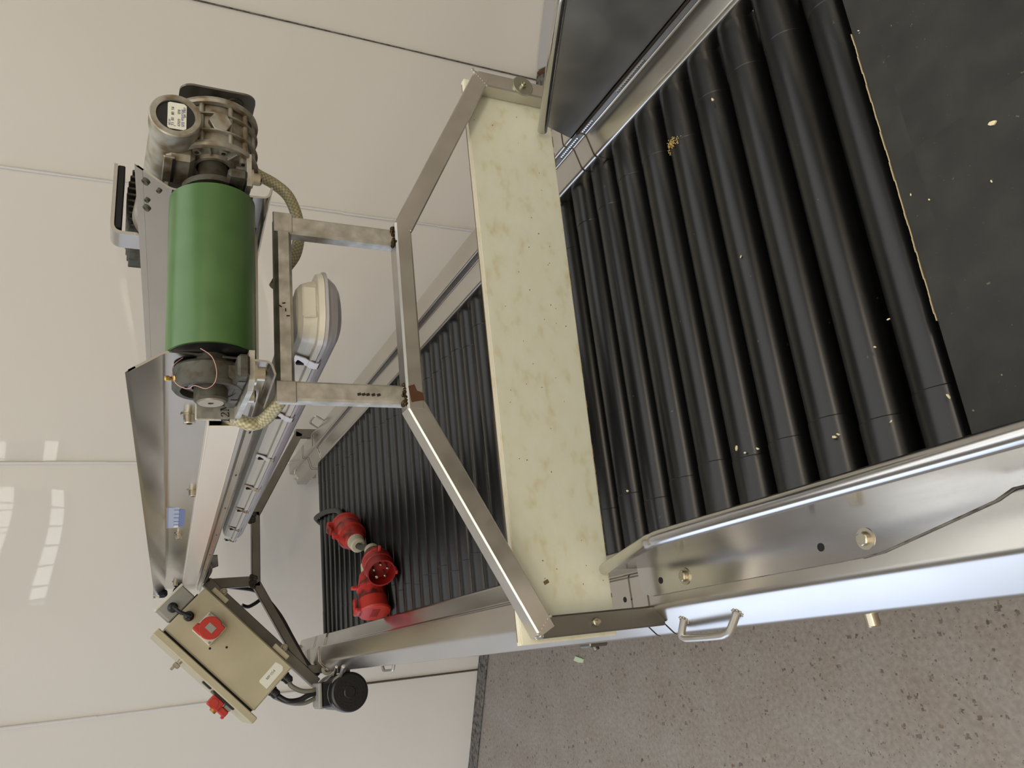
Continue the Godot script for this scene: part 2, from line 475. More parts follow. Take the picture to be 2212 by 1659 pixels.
func braid_texture() -> ImageTexture:
	var S := 64
	var im := Image.create(S, S, false, Image.FORMAT_RGB8)
	for y in S:
		for x in S:
			var a := sin(TAU * (x + y) * 4.0 / S); var b := sin(TAU * (x - y) * 4.0 / S)
			var k := 0.5 + 0.25 * a + 0.25 * b
			im.set_pixel(x, y, Color(0.55, 0.52, 0.38).lerp(Color(0.78, 0.76, 0.64), k))
	return ImageTexture.create_from_image(im)

# ------------------------------------------------------------------ the place
func RQ(a: float, h: float, b: float) -> Vector3:
	return WB + WA * a + Vector3.UP * h + WN * b

func area_light(called: String, q: Vector3, dir: Vector3, size: Vector2, color: Color, energy: float) -> void:
	var l := AreaLight3D.new()
	l.name = called
	l.area_size = size; l.light_color = color; l.light_energy = energy
	l.area_range = 30.0; l.area_attenuation = 2.0
	l.shadow_enabled = true
	add_child(l, true)
	l.position = to_world(q)
	l.look_at_from_position(to_world(q), to_world(q + dir), Vector3.UP if absf(dir.y) < 0.9 else WA)

func _ready() -> void:
	rng.seed = 4
	# camera: the photograph was taken in portrait and lies on its side
	var cam := Camera3D.new()
	cam.name = "camera"
	cam.fov = 51.19
	cam.near = 0.05; cam.far = 60.0
	cam.transform = Transform3D(Basis(Vector3(-0.10827586, -0.89812959, 0.42619208), Vector3(0.94384818, 0.04173256, 0.32773313), Vector3(-0.3121329, 0.43774609, 0.84317929)).orthonormalized(), Vector3(0, EYE, 0))
	add_child(cam)
	cam.current = true
	var we := WorldEnvironment.new()
	we.name = "world"
	var env := Environment.new()
	var sky := Sky.new()
	var sm := ProceduralSkyMaterial.new()
	sm.sky_top_color = Color(0.84, 0.88, 0.93); sm.sky_horizon_color = Color(0.93, 0.94, 0.95)
	sm.ground_bottom_color = Color(0.45, 0.44, 0.42); sm.ground_horizon_color = Color(0.7, 0.7, 0.68)
	sm.energy_multiplier = 1.4
	sky.sky_material = sm
	env.background_mode = Environment.BG_SKY
	env.sky = sky
	env.tonemap_mode = Environment.TONE_MAPPER_LINEAR
	env.tonemap_exposure = 0.62
	env.sdfgi_enabled = true; env.ssao_enabled = true; env.ssil_enabled = true
	we.environment = env
	add_child(we)
	# daylight through the doorway on the left and through the high windows behind the viewer
	area_light("doorway_daylight", RQ(-4.35, 2.1, 2.3), WA, Vector2(2.8, 3.1), Color(0.80, 0.87, 1.0), 9.0)
	area_light("window_daylight", RQ(-2.55, 4.6, 11.4), -WN, Vector2(1.95, 1.9), Color(1.0, 0.98, 0.94), 9.0)
	area_light("roof_daylight", RQ(2.6, 6.42, 4.4), Vector3.DOWN, Vector2(6.6, 5.4), Color(1.0, 0.98, 0.945), 34.0)
	make_materials()
	build_room()
	build_table()
	build_guards()
	build_gantries()
	build_overhead()
	build_gearmotor()
	build_lamp()
	build_control()
	build_drive_motor()
	build_plugs()
	build_bits()

func obox(mb: MB, a0: float, a1: float, h0: float, h1: float, b0: float, b1: float, bev := 0.0) -> void:
	mb.rbox(RQ((a0 + a1) / 2, (h0 + h1) / 2, (b0 + b1) / 2), a1 - a0, h1 - h0, b1 - b0, Basis(WA, Vector3.UP, WN), bev)

func build_room() -> void:
	var top := 6.2
	var mb := MB.new(); obox(mb, -9.0, 9.2, -0.3, 0.0, -0.3, 11.3)
	struct("floor", Vector3(0, FLOOR, 0), mb, M.floor)
	mb = MB.new()
	obox(mb, -4.2, 9.2, top, top + 0.2, -0.3, 0.9)
	obox(mb, -4.2, 9.2, top, top + 0.2, 7.9, 11.3)
	obox(mb, -4.2, -1.7, top, top + 0.2, 0.9, 7.9)
	obox(mb, 6.9, 9.2, top, top + 0.2, 0.9, 7.9)
	struct("ceiling", Vector3(0, FLOOR + top, 0), mb, M.plaster)
	mb = MB.new(); obox(mb, -4.2, 9.2, 0.0, top, -0.3, -0.03)
	var back := struct("wall_back", WB, mb, M.seam)
	# glossy cladding sheets, each a little bowed between its seams
	var edges := [-4.0, -3.07, -1.58, -0.09, 1.398, 2.92, 3.93, 5.42, 6.95, 8.5]
	for k in edges.size() - 1:
		var a0: float = edges[k] + 0.003; var a1: float = edges[k + 1] - 0.003
		var pm := MB.new()
		var bow: float = [0.012, 0.014, 0.010, 0.016, 0.012, 0.010, 0.014, 0.012, 0.010][k]
		var ph: float = k * 1.7
		var B := func(s: float, y: float) -> float:
			return -0.012 + bow * sin(PI * s) * (1.0 + 0.5 * sin(1.9 * y + ph)) + 0.0035 * sin(3.1 * y + ph * 2.0) * sin(TAU * s + ph)
		var na := 18; var nh := 40
		var grid: Array = []
		for i in na + 1:
			var row: Array = []
			for j in nh + 1:
				row.append(RQ(lerpf(a0, a1, float(i) / na), top * j / nh, B.call(float(i) / na, top * j / nh)))
			grid.append(row)
		var N := func(i: int, j: int) -> Vector3:
			var du: Vector3 = grid[mini(i + 1, na)][j] - grid[maxi(i - 1, 0)][j]
			var dv: Vector3 = grid[i][mini(j + 1, nh)] - grid[i][maxi(j - 1, 0)]
			return du.cross(dv).normalized()
		for i in na:
			for j in nh:
				pm.tri(grid[i][j], grid[i + 1][j], grid[i + 1][j + 1], N.call(i, j), N.call(i + 1, j), N.call(i + 1, j + 1))
				pm.tri(grid[i][j], grid[i + 1][j + 1], grid[i][j + 1], N.call(i, j), N.call(i + 1, j + 1), N.call(i, j + 1))
		for e in [0, na]:
			for j in nh:
				pm.quad(grid[e][j], grid[e][j + 1], grid[e][j + 1] - WN * 0.02, grid[e][j] - WN * 0.02, WA * (-1 if e == 0 else 1))
		part("wall_panel", pm, M.wall, back)
	# seam strips
	for s in [[-0.09, 0.017, 1.2, top], [1.398, 0.015, 0.0, top], [2.92, 0.013, 0.0, top]]:
		mb = MB.new()
		var y: float = s[2]
		while y < s[3] - 0.01:
			var w: float = s[1] * rng.randf_range(0.75, 1.15)
			mb.rbox(RQ(s[0] + rng.randf_range(-0.002, 0.002), y + 0.15, -0.006), w, minf(0.31, s[3] - y + 0.1), 0.014, Basis(WA, Vector3.UP, WN), 0.004)
			y += 0.3
		part("seam_strip", mb, M.seam, back)
	mb = MB.new()
	obox(mb, -0.094, -0.086, 0.0, 1.25, -0.01, 0.002)
	
	part("seam_gap", mb, M.grime, back)
	mb = MB.new(); obox(mb, 3.9275, 3.9325, 0.0, top, -0.01, 0.001)
	part("seam_gap", mb, M.kerb, back)
	# dirty kerb along the foot of the wall, and a grey sheet at its right-hand end
	mb = MB.new(); obox(mb, -4.0, 3.985, 0.0, 0.018, -0.01, 0.115, 0.006)
	struct("trim_1", RQ(0, 0, 0), mb, M.kerb, "dark dirty kerb strip along the foot of the white wall")
	mb = MB.new(); obox(mb, 3.99, 6.2, 0.0, 0.02, 0.0, 0.62, 0.004)
	struct("trim_2", RQ(4.5, 0, 0), mb, M.grey_sheet, "pale grey sheet on the floor at the wall's right end")
	mb = MB.new(); mb.rbox(RQ(3.965, 0.015, 0.06), 0.03, 0.03, 0.09, Basis(WA, Vector3.UP, WN), 0.01)
	struct("trim_3", RQ(3.96, 0, 0.05), mb, M.rust, "rusty bracket at the foot of the wall")
	# other walls
	mb = MB.new()
	obox(mb, -4.2, -4.0, 0.0, top, -0.03, 0.4)
	obox(mb, -4.2, -4.0, 0.0, top, 4.2, 11.3)
	obox(mb, -4.2, -4.0, 4.2, top, 0.4, 4.2)
	struct("wall_left", RQ(-4.1, 0, 4), mb, M.plaster)
	mb = MB.new(); obox(mb, 9.0, 9.2, 0.0, top, -0.03, 11.3)
	struct("wall_right", RQ(9.1, 0, 4), mb, M.plaster)
	mb = MB.new()
	obox(mb, -4.0, 9.0, 0.0, 3.3, 11.0, 11.3)
	obox(mb, -4.0, 9.0, 5.9, top, 11.0, 11.3)
	obox(mb, -4.0, -3.9, 3.3, 5.9, 11.0, 11.3)
	obox(mb, -1.2, 9.0, 3.3, 5.9, 11.0, 11.3)
	struct("wall_front", RQ(2, 0, 11.1), mb, M.plaster)
	# high window behind the viewer: strips of glass between wide rails, crossed by thin braces
	var wn := struct("window_1", RQ(-2.5, 3.3, 11.1), window_frame(), M.frame)
	mb = MB.new(); obox(mb, -3.9, -1.2, 3.3, 5.9, 11.14, 11.15)
	part("pane", mb, M.pane, wn)
	var rl := MB.new()
	for k in 8: obox(rl, -1.7, 6.9, top + 0.02, top + 0.1, 0.9 + 1.0 * k - 0.03, 0.9 + 1.0 * k + 0.03)
	var roof := struct("window_2", RQ(2.6, top, 4.4), rl, M.frame)
	for k in 7:
		mb = MB.new(); obox(mb, -1.7, 6.9, top + 0.12, top + 0.14, 0.94 + 1.0 * k, 1.86 + 1.0 * k)
		part("pane", mb, M.pane, roof)
	# ceiling lamps
	for k in 4:
		var c := RQ(-1.6 + 2.9 * k, top, 8.8)
		var t := thing("ceiling_lamp", c, "", "ceiling lamp")
		t.set_meta("group", "ceiling tube lamps")
		t.set_meta("label", "long ceiling tube lamp behind the viewer, %s from the doorway" % ["first", "second", "third", "fourth"][k])
		mb = MB.new(); mb.rbox(c - Vector3.UP * 0.04, 0.16, 0.08, 2.0, Basis(WA, Vector3.UP, WN), 0.01)
		part("housing", mb, M.housing, t)
		mb = MB.new(); mb.cyl(c - Vector3.UP * 0.11 - WN * 0.95, c - Vector3.UP * 0.11 + WN * 0.95, 0.03, 12)
		part("tube", mb, M.glow_warm, t)
		area_light("lamp_light", c - Vector3.UP * 0.16, Vector3.DOWN, Vector2(0.12, 1.45), Color(1.0, 0.95, 0.87), 10.0)

func window_frame() -> MB:
	var mb := MB.new()
	for h in [[3.3, 3.45], [3.66, 4.2], [4.48, 5.0], [5.1, 5.14], [5.42, 5.9]]:
		obox(mb, -3.9, -1.2, h[0], h[1], 11.0, 11.12)
	for k in 7:
		var a := -3.9 + 0.45 * k
		mb.beam(RQ(a, 3.3, 11.03), RQ(a + 0.12, 5.9, 11.03), 0.02, 0.02)
		if k < 6: mb.beam(RQ(a, 3.35, 11.02), RQ(a + 0.45, 5.85, 11.02), 0.02, 0.02)
	return mb

func mir(line: Array) -> Array:
	var out: Array = []
	for p in line: out.append(Vector2(2 * XC - p.x, p.y))
	return out

func build_table() -> void:
	var X := Vector3.RIGHT; var Y := Vector3.UP; var Z := Vector3.BACK
	var t := thing("roller_conveyor", Vector3(XC, FLOOR, -2.4), "long steel roller table with black plastic rollers running to the white wall", "conveyor")
	var line := fillet([Vector2(0.1745, -1.03), Vector2(0.1745, -0.985), Vector2(0.116, -0.968), Vector2(0.116, -0.940), Vector2(0.0435, -0.940), Vector2(-0.006, -0.990), Vector2(-0.006, -1.16), Vector2(0.03, -1.16)], 0.008)
	var line2 := fillet([Vector2(0.1765, -1.03), Vector2(0.1765, -0.979), Vector2(0.115, -0.962), Vector2(0.115, -0.934), Vector2(0.041, -0.934), Vector2(-0.004, -0.980), Vector2(0.0, -1.1)], 0.008)
	for s in 2:
		var ln := line if s == 0 else mir(line)
		var l2 := line2 if s == 0 else mir(line2)
		var mb := MB.new(); mb.sheet(ln, 0.004, Vector3(0, 0, 0.55), X, Y, Vector3(0, 0, -1.885))
		part("side_rail", mb, M.steel, t)
		mb = MB.new(); mb.sheet(ln, 0.004, Vector3(0, 0, -1.341), X, Y, Vector3(0, 0, -0.052))
		part("joint_strip", mb, M.steel, t)
		mb = MB.new(); mb.sheet(ln, 0.004, Vector3(0, 0, -1.399), X, Y, Vector3(0, 0, -2.80))
		part("side_rail", mb, M.steel, t)
		mb = MB.new(); mb.sheet(l2, 0.004, Vector3(0, 0, -4.20), X, Y, Vector3(0, 0, -0.20))
		part("rail_cover", mb, M.steel, t)
		mb = MB.new(); mb.sheet(l2, 0.004, Vector3(0, 0, -4.407), X, Y, Vector3(0, 0, -0.026))
		part("joint_strip", mb, M.steel, t)
		mb = MB.new(); mb.sheet(l2, 0.004, Vector3(0, 0, -4.441), X, Y, Vector3(0, 0, -0.38))
		var xs := -1.0 if s == 0 else 1.0
		mb.rbox(Vector3(XC + xs * 0.53, -1.02, -4.80), 0.11, 0.13, 0.02, Basis(), 0.004)
		part("rail_cover", mb, M.steel, t)
		# weld beads on the steps
		mb = MB.new()
		for z in [[-1.29, -1.335], [-1.36, -1.44], [-1.08, -1.18]]:
			var q: float = z[0]
			while q > z[1]:
				mb.lathe(Vector3(XC + xs * 0.511, -0.956, q), Vector3(-xs, 0.4, 0), [Vector2(0.006, -0.002), Vector2(0.0045, 0.003), Vector2(0, 0.004)], 7, rng.randf() * 3)
				q -= 0.007
		part("weld_bead", mb, M.steel_bright, t)
	# rollers
	var vars: Array = []
	for v in 4:
		var mb := MB.new()
		var L := 0.928
		var e0: float = [0.115, 0.13, 0.10, 0.122][v]
		var e1: float = [0.145, 0.12, 0.13, 0.11][v]
		mb.lathe(Vector3(0.163, -1.04, 0), Vector3.RIGHT, [Vector2(0.012, -0.01), Vector2(0.012, 0), Vector2(0.038, 0), Vector2(0.0408, 0.003), Vector2(0.0408, e0), Vector2(0.04, e0 + 0.0015), Vector2(0.04, L - e1), Vector2(0.0408, L - e1 + 0.0015), Vector2(0.0408, L - 0.003), Vector2(0.038, L), Vector2(0.012, L), Vector2(0.012, L + 0.01)], 40)
		vars.append(mesh_of(mb, Vector3(XC, -1.04, 0)))
	var order := [0, 2, 1, 3, 0, 1, 3, 2, 1, 0, 3, 2]
	for k in 39:
		var o := MeshInstance3D.new()
		o.name = "roller"
		o.mesh = vars[order[k % 12]]
		o.material_override = M.roller
		o.position = to_world(Vector3(XC, -1.04 + (0.0 if k else -0.004), -0.70 - 0.0963 * k)) - t.position
		t.add_child(o, true)
	# tray under the rollers, cross bars and legs
	var mb2 := MB.new(); mb2.rbox(Vector3(XC, -1.12, -2.55), 0.93, 0.02, 4.1)
	part("tray", mb2, M.black_matt, t)
	for z in [-0.3, -1.6, -3.0, -4.1]:
		mb2 = MB.new(); mb2.rbox(Vector3(XC, -1.165, z), 1.0, 0.06, 0.05, Basis(), 0.004)
		part("cross_bar", mb2, M.tube, t)
		for x in [0.125, 1.129]:
			mb2 = MB.new()
			mb2.beam(Vector3(x, FLOOR + 0.012, z), Vector3(x, -1.13, z), 0.055, 0.055, Vector3.BACK, 0.004)
			mb2.rbox(Vector3(x, FLOOR + 0.006, z), 0.12, 0.012, 0.12, Basis(), 0.003)
			part("leg", mb2, M.tube, t)
	# U handles
	for h in [[Vector3(0.019, -0.9645, -1.272), Vector3(-0.0163, -0.972, -1.302), Vector3(-0.0180, -0.968, -1.160), Vector3(0.019, -0.9645, -1.122), 0.0072],
			[Vector3(0.012, -0.972, -3.99), Vector3(-0.05, -1.0, -4.2), Vector3(-0.058, -0.985, -4.02), Vector3(0.008, -0.972, -3.87), 0.0085],
			[Vector3(-0.005, -1.01, -3.38), Vector3(-0.0285, -1.01, -3.36), Vector3(-0.0285, -1.01, -3.24), Vector3(-0.005, -1.01, -3.22), 0.0065],
			[Vector3(1.216, -0.945, -3.96), Vector3(1.235, -0.893, -3.93), Vector3(1.235, -0.893, -4.06), Vector3(1.216, -0.945, -4.10), 0.006]]:
		mb2 = MB.new()
		var a: Vector3 = h[0]; var b: Vector3 = h[1]; var c: Vector3 = h[2]; var d: Vector3 = h[3]
		mb2.tube([a, a.lerp(b, 0.75), b.lerp(a, 0.08).lerp(c, 0.06), b.lerp(c, 0.2), c.lerp(b, 0.2), c.lerp(d, 0.08).lerp(b, 0.06), d.lerp(c, 0.75), d], h[4], 12, 5)
		part("handle", mb2, M.tube, t)
	mb2 = MB.new()
	for q in [Vector3(0.019, -0.9645, -1.272), Vector3(0.019, -0.9645, -1.122)]:
		for i in 9:
			var dv := Vector3(cos(TAU * i / 9) * 0.7, cos(TAU * i / 9) * 0.7, sin(TAU * i / 9)) * 0.0088
			mb2.lathe(q + dv + Vector3(-0.002, 0, 0), Vector3(-0.7, 0.7, 0), [Vector2(0.0032, -0.003), Vector2(0.0024, 0.0015), Vector2(0, 0.0022)], 6)
	part("weld_bead", mb2, M.bolt, t)
	# stud under the near left rail, bolt under the far part, hole and screw by the gantry
	mb2 = MB.new(); mb2.cyl(Vector3(-0.004, -1.02, -0.895), Vector3(-0.027, -1.022, -0.895), 0.0105, 16, -1.0, 0.002)
	part("stud", mb2, M.bolt, t)
	mb2 = MB.new()
	mb2.rbox(Vector3(-0.010, -1.03, -1.72), 0.012, 0.05, 0.05, Basis(), 0.003)
	mb2.cyl(Vector3(-0.014, -1.03, -1.715), Vector3(-0.024, -1.032, -1.712), 0.008, 10)
	part("catch", mb2, M.tube_dull, t)
	mb2 = MB.new(); mb2.cyl(Vector3(0.07, -0.9385, -1.42), Vector3(0.07, -0.9372, -1.42), 0.0055, 12)
	part("hole", mb2, M.hole, t)
	mb2 = MB.new(); mb2.rbox(Vector3(0.055, -0.955, -1.372), 0.03, 0.03, 0.06, Basis(), 0.003)
	part("bracket", mb2, M.tube_dull, t)
	# feed belt in the foreground
	t = thing("belt_conveyor", Vector3(XC, FLOOR, 0.0), "flat black rubber belt in the foreground with a pale cut edge", "conveyor")
	mb2 = MB.new(); mb2.rbox(Vector3(XC, -1.0, -0.05), 0.895, 0.014, 1.19, Basis(), 0.002)
	part("belt", mb2, M.belt, t)
	mb2 = MB.new()
	for k in 46:
		var x := 0.365 + 0.0105 * k
		mb2.rbox(Vector3(x, -0.9955, -0.6455 - rng.randf() * 0.0012), 0.0108, 0.004, 0.0016)
	part("cut_edge", mb2, M.cut_edge, t)
	mb2 = MB.new(); mb2.rbox(Vector3(XC, -1.05, -0.02), 0.86, 0.08, 1.1, Basis(), 0.01)
	part("bed", mb2, M.tube_dull, t)
	for x in [0.3, 0.95]:
		mb2 = MB.new(); mb2.beam(Vector3(x, FLOOR, 0.2), Vector3(x, -1.09, 0.2), 0.055, 0.055, Vector3.BACK)
		part("leg", mb2, M.tube, t)

func build_guards() -> void:
	for s in 2:
		var xs := -1.0 if s == 0 else 1.0
		var px := XC + xs * 0.5015
		var lab: String = ["bolted steel side guard with a rounded tube edge along the left rail", "steel side guard with a rounded tube edge rising on the right rail"][s]
		var t := thing("side_guard", Vector3(px, -0.936, -0.4), lab, "guard", "side guards beside the near rollers")
		var mb := MB.new()
		mb.prism([Vector2(-1.352, -0.936), Vector2(-1.325, -0.848), Vector2(-0.95, -0.692), Vector2(0.5, -0.692), Vector2(0.5, -0.936)], Vector3(px - 0.002, 0, 0), Vector3.BACK, Vector3.UP, Vector3(0.004, 0, 0))
		part("plate", mb, M.steel_bright if s == 0 else M.steel_guard, t)
		mb = MB.new()
		var tx := px + 0.001
		mb.tube([Vector3(tx, -0.850, -1.337), Vector3(tx, -0.842, -1.318), Vector3(tx, -0.72, -1.022), Vector3(tx, -0.70, -0.965), Vector3(tx, -0.692, -0.90), Vector3(tx, -0.691, -0.6), Vector3(tx, -0.691, 0.5)], 0.0115, 16, 5)
		part("edge_tube", mb, M.steel_bright, t)
		mb = MB.new()
		if s == 0:
			# flange with a rounded front corner and a long slanted near end, lying on the rail
			var poly := [Vector2(0.126, -1.352), Vector2(0.084, -1.348), Vector2(0.073, -1.338), Vector2(0.067, -1.318), Vector2(0.067, -0.86), Vector2(0.0675, -0.81), Vector2(0.070, -0.775), Vector2(0.1045, -0.60), Vector2(0.114, -0.575), Vector2(0.114, 0.5), Vector2(0.126, 0.5)]
			mb.prism(poly, Vector3(0, -0.9372, 0), Vector3.RIGHT, Vector3.BACK, Vector3(0, 0.0055, 0))
			part("flange", mb, M.steel_bright, t)
			mb = MB.new()
			for k in poly.size() - 2:
				if k < 3: continue
				var a: Vector2 = poly[k]; var b: Vector2 = poly[k + 1]
				mb.tube([Vector3(a.x, -0.9365, a.y), Vector3(b.x, -0.9365, b.y)], 0.0022 if k > 4 else 0.0008, 6, 1)
			part("sealant", mb, M.kerb, t)
			for z in [-1.205, -0.795]:
				mb = MB.new(); mb.hexhead(Vector3(0.091, -0.9317, z), Vector3.UP, 0.0098, 0.009)
				part("bolt", mb, M.bolt, t)
			mb = MB.new()
			for z in [-1.28, -0.877]:
				mb.cyl(Vector3(0.092, -0.9318, z), Vector3(0.092, -0.9308, z), 0.0062, 14); mb.cut()
			part("hole", mb, M.hole, t)
		else:
			mb.sheet(fillet([Vector2(px, -0.93), Vector2(px, -0.9365), Vector2(px + 0.05, -0.9365)], 0.004), 0.004, Vector3(0, 0, 0.5), Vector3.RIGHT, Vector3.UP, Vector3(0, 0, -1.85))
			part("flange", mb, M.steel_bright, t)
			mb = MB.new()
			mb.rbox(Vector3(px - 0.004, -0.9355, -0.4), 0.006, 0.005, 1.86, Basis(), 0.001)
			part("sealant", mb, M.burn, t)

func build_gantries() -> void:
	var t := thing("gantry_frame", Vector3(XC, -0.96, -1.345), "bare steel tube frame spanning the rollers in front of the cream board", "frame", "frames carrying the overhead conveyor")
	var z := -1.345
	var mb: MB
	for s in [-1.0, 1.0]:
		mb = MB.new(); mb.beam(Vector3(XC + s * 0.5965, -0.962, z), Vector3(XC + s * 0.5965, -0.691, z), 0.038, 0.038, Vector3.BACK, 0.003)
		part("post", mb, M.tube if s > 0 else M.tube_dull, t)
		mb = MB.new(); mb.beam(Vector3(XC + s * 0.606, -0.7046, z), Vector3(XC + s * 0.182, -0.4875, z), 0.0386, 0.0392, Vector3.BACK, 0.003)
		part("diagonal", mb, M.tube, t)
		mb = MB.new()
		for k in 8:
			mb.lathe(Vector3(XC + s * (0.578 + 0.005 * k), -0.712 + 0.0045 * k, z + 0.019), Vector3.BACK, [Vector2(0.004, -0.002), Vector2(0.003, 0.0015), Vector2(0, 0.002)], 6)
		part("weld_bead", mb, M.tube, t)
		mb = MB.new(); mb.beam(Vector3(XC + s * 0.163, -0.475, z - 0.005), Vector3(XC + s * 0.163, -0.243, z - 0.005), 0.036, 0.03, Vector3.BACK, 0.004)
		part("upright", mb, M.tube_worn, t)
		# burnt welds where the uprights meet the cross tube
		mb = MB.new()
		for k in 34:
			var q := Vector3(XC + s * 0.163 + rng.randf_range(-0.022, 0.022), -0.471 + rng.randf_range(-0.007, 0.006), z + 0.012 + rng.randf_range(-0.004, 0.004))
			mb.lathe(q, Vector3(rng.randf_range(-0.4, 0.4), rng.randf_range(-0.4, 0.4), 1), [Vector2(0.0042, -0.003), Vector2(0.0032, 0.0015), Vector2(0, 0.0028)], 7)
		part("weld_bead", mb, M.weld, t)
		mb = MB.new()
		if s > 0:
			mb.lathe(Vector3(XC + s * 0.5965, -0.803, z + 0.019), Vector3.BACK, [Vector2(0.026, 0), Vector2(0.026, 0.003), Vector2(0.024, 0.004), Vector2(0, 0.004)], 28)
		mb.hexhead(Vector3(XC + s * 0.5965, -0.803, z + (0.021 if s > 0 else 0.019)), Vector3.BACK, 0.0085 if s > 0 else 0.0075, 0.009, false, 0.016)
		part("nut", mb, M.zinc if s > 0 else M.bolt, t)
	mb = MB.new(); mb.beam(Vector3(XC - 0.196, -0.4875, z), Vector3(XC + 0.196, -0.4875, z), 0.04, 0.034, Vector3.UP, 0.004)
	part("cross_tube", mb, M.tube, t)
	mb = MB.new(); mb.beam(Vector3(XC - 0.1815, -0.2565, z - 0.005), Vector3(XC + 0.1815, -0.2565, z - 0.005), 0.03, 0.031, Vector3.UP, 0.006)
	part("top_tube", mb, M.tube_worn, t)
	mb = MB.new()
	mb.prism([Vector2(-0.181, -0.478), Vector2(-0.150, -0.474), Vector2(-0.146, -0.486), Vector2(-0.158, -0.490), Vector2(-0.162, -0.501), Vector2(-0.176, -0.503)], Vector3(XC, 0, z + 0.0196), Vector3.RIGHT, Vector3.UP, Vector3(0, 0, 0.001))
	part("rust_stain", mb, M.rust, t)
	mb = MB.new()   # corner patches of old weld and dirt
	for s in [-1.0, 1.0]:
		mb.rbox(Vector3(XC + s * 0.166, -0.256, z + 0.0095), 0.04, 0.036, 0.004, Basis(), 0.0018); mb.cut()
	part("weld_patch", mb, M.tube_worn, t)
	mb = MB.new()
	for q in [[-0.005, -0.262], [0.0, -0.258], [0.006, -0.255], [0.003, -0.249]]:
		mb.rbox(Vector3(XC - 0.012 + q[0] * 2.2, q[1], z + 0.0105), 0.006, 0.002, 0.0012, Basis(Vector3.BACK, q[0] * 300), 0.0004)
	part("pen_mark", mb, M.ink, t)
	mb = MB.new()
	for q in [[-0.42, 0.006], [-0.41, 0.0035], [-0.40, 0.0045], [-0.392, 0.003], [-0.384, 0.0035]]:
		mb.rbox(Vector3(XC - 0.166, q[0], z + 0.0105), 0.005, 0.007, 0.0012, Basis(Vector3.BACK, 0.3), 0.0004)
	part("pen_mark", mb, M.burn, t)

	# far frame
	z = -4.3
	t = thing("gantry_frame", Vector3(XC, -0.96, z), "dull steel tube frame at the far end, half behind the control box", "frame", "frames carrying the overhead conveyor")
	for s in [-1.0, 1.0]:
		mb = MB.new(); mb.beam(Vector3(XC + s * 0.615, -0.985, z), Vector3(XC + s * 0.615, -0.865, z), 0.045, 0.045, Vector3.BACK)
		part("post", mb, M.tube_dull, t)
		mb = MB.new(); mb.beam(Vector3(XC + s * 0.618, -0.887, z), Vector3(XC + s * 0.172, -0.652, z), 0.042, 0.045, Vector3.BACK)
		part("diagonal", mb, M.tube_dull, t)
		mb = MB.new(); mb.beam(Vector3(XC + s * 0.163, -0.65, z), Vector3(XC + s * 0.163, -0.41, z), 0.05, 0.04, Vector3.BACK)
		part("upright", mb, M.tube_dull, t)
		mb = MB.new()
		for k in 18:
			mb.lathe(Vector3(XC + s * 0.165 + rng.randf_range(-0.03, 0.03), -0.635 + rng.randf_range(-0.015, 0.012), z + 0.02), Vector3(rng.randf_range(-0.5, 0.5), 0.2, 1), [Vector2(0.012, -0.004), Vector2(0.009, 0.004), Vector2(0, 0.007)], 7)
		part("weld_bead", mb, M.burn, t)
	mb = MB.new(); mb.beam(Vector3(XC - 0.19, -0.652, z), Vector3(XC + 0.19, -0.652, z), 0.045, 0.042, Vector3.UP)
	part("cross_tube", mb, M.tube_dull, t)
	mb = MB.new(); mb.beam(Vector3(0.475, -0.415, z + 0.02), Vector3(-0.055, -0.935, z + 0.02), 0.05, 0.05, Vector3.BACK)
	part("mounting_bar", mb, M.tube_dull, t)

	# the board hung behind the near frame
	t = thing("deflector_board", Vector3(XC, -0.885, -1.3745), "cream plastic board with brown smudges hung across the rollers", "board")
	mb = MB.new()
	mb.prism([Vector2(0.004, -0.872), Vector2(0.004, -0.668), Vector2(1.246, -0.676), Vector2(1.246, -0.892)], Vector3(0, 0, -1.383), Vector3.RIGHT, Vector3.UP, Vector3(0, 0, 0.016))
	mb.prism([Vector2(0.006, -0.870), Vector2(0.006, -0.6705), Vector2(1.244, -0.6785), Vector2(1.244, -0.890)], Vector3(0, 0, -1.367), Vector3.RIGHT, Vector3.UP, Vector3(0, 0, 0.0015))
	part("panel", mb, M.board, t)
	mb = MB.new()
	mb.beam(Vector3(0.01, -0.6685, -1.3815), Vector3(1.24, -0.6763, -1.3815), 0.003, 0.0015, Vector3.UP, 0.0003)
	for k in 40:   # brown grime along the lower edge
		var x := rng.randf_range(0.06, 1.19)
		mb.rbox(Vector3(x, -0.8722 - 0.0163 * x, -1.3662), rng.randf_range(0.004, 0.02), 0.0016, 0.0012, Basis(), 0.0003)
	part("edge_dirt", mb, M.smudge_dark, t)
	mb = MB.new()
	for k in 40:
		mb.rbox(Vector3(rng.randf_range(0.08, 1.17), rng.randf_range(-0.86, -0.69), -1.3654), rng.randf_range(0.001, 0.003), rng.randf_range(0.001, 0.0025), 0.0006, Basis(Vector3.BACK, rng.randf() * 3))
	mb.rbox(Vector3(0.112, -0.733, -1.3653), 0.007, 0.011, 0.002, Basis(Vector3.BACK, 0.4), 0.0006)
	part("speck", mb, M.smudge_dark, t)

func OH(x: float, yr: float, z: float) -> Vector3:
	return Vector3(x, yr - SLOPE * (-z - 1.24), z)

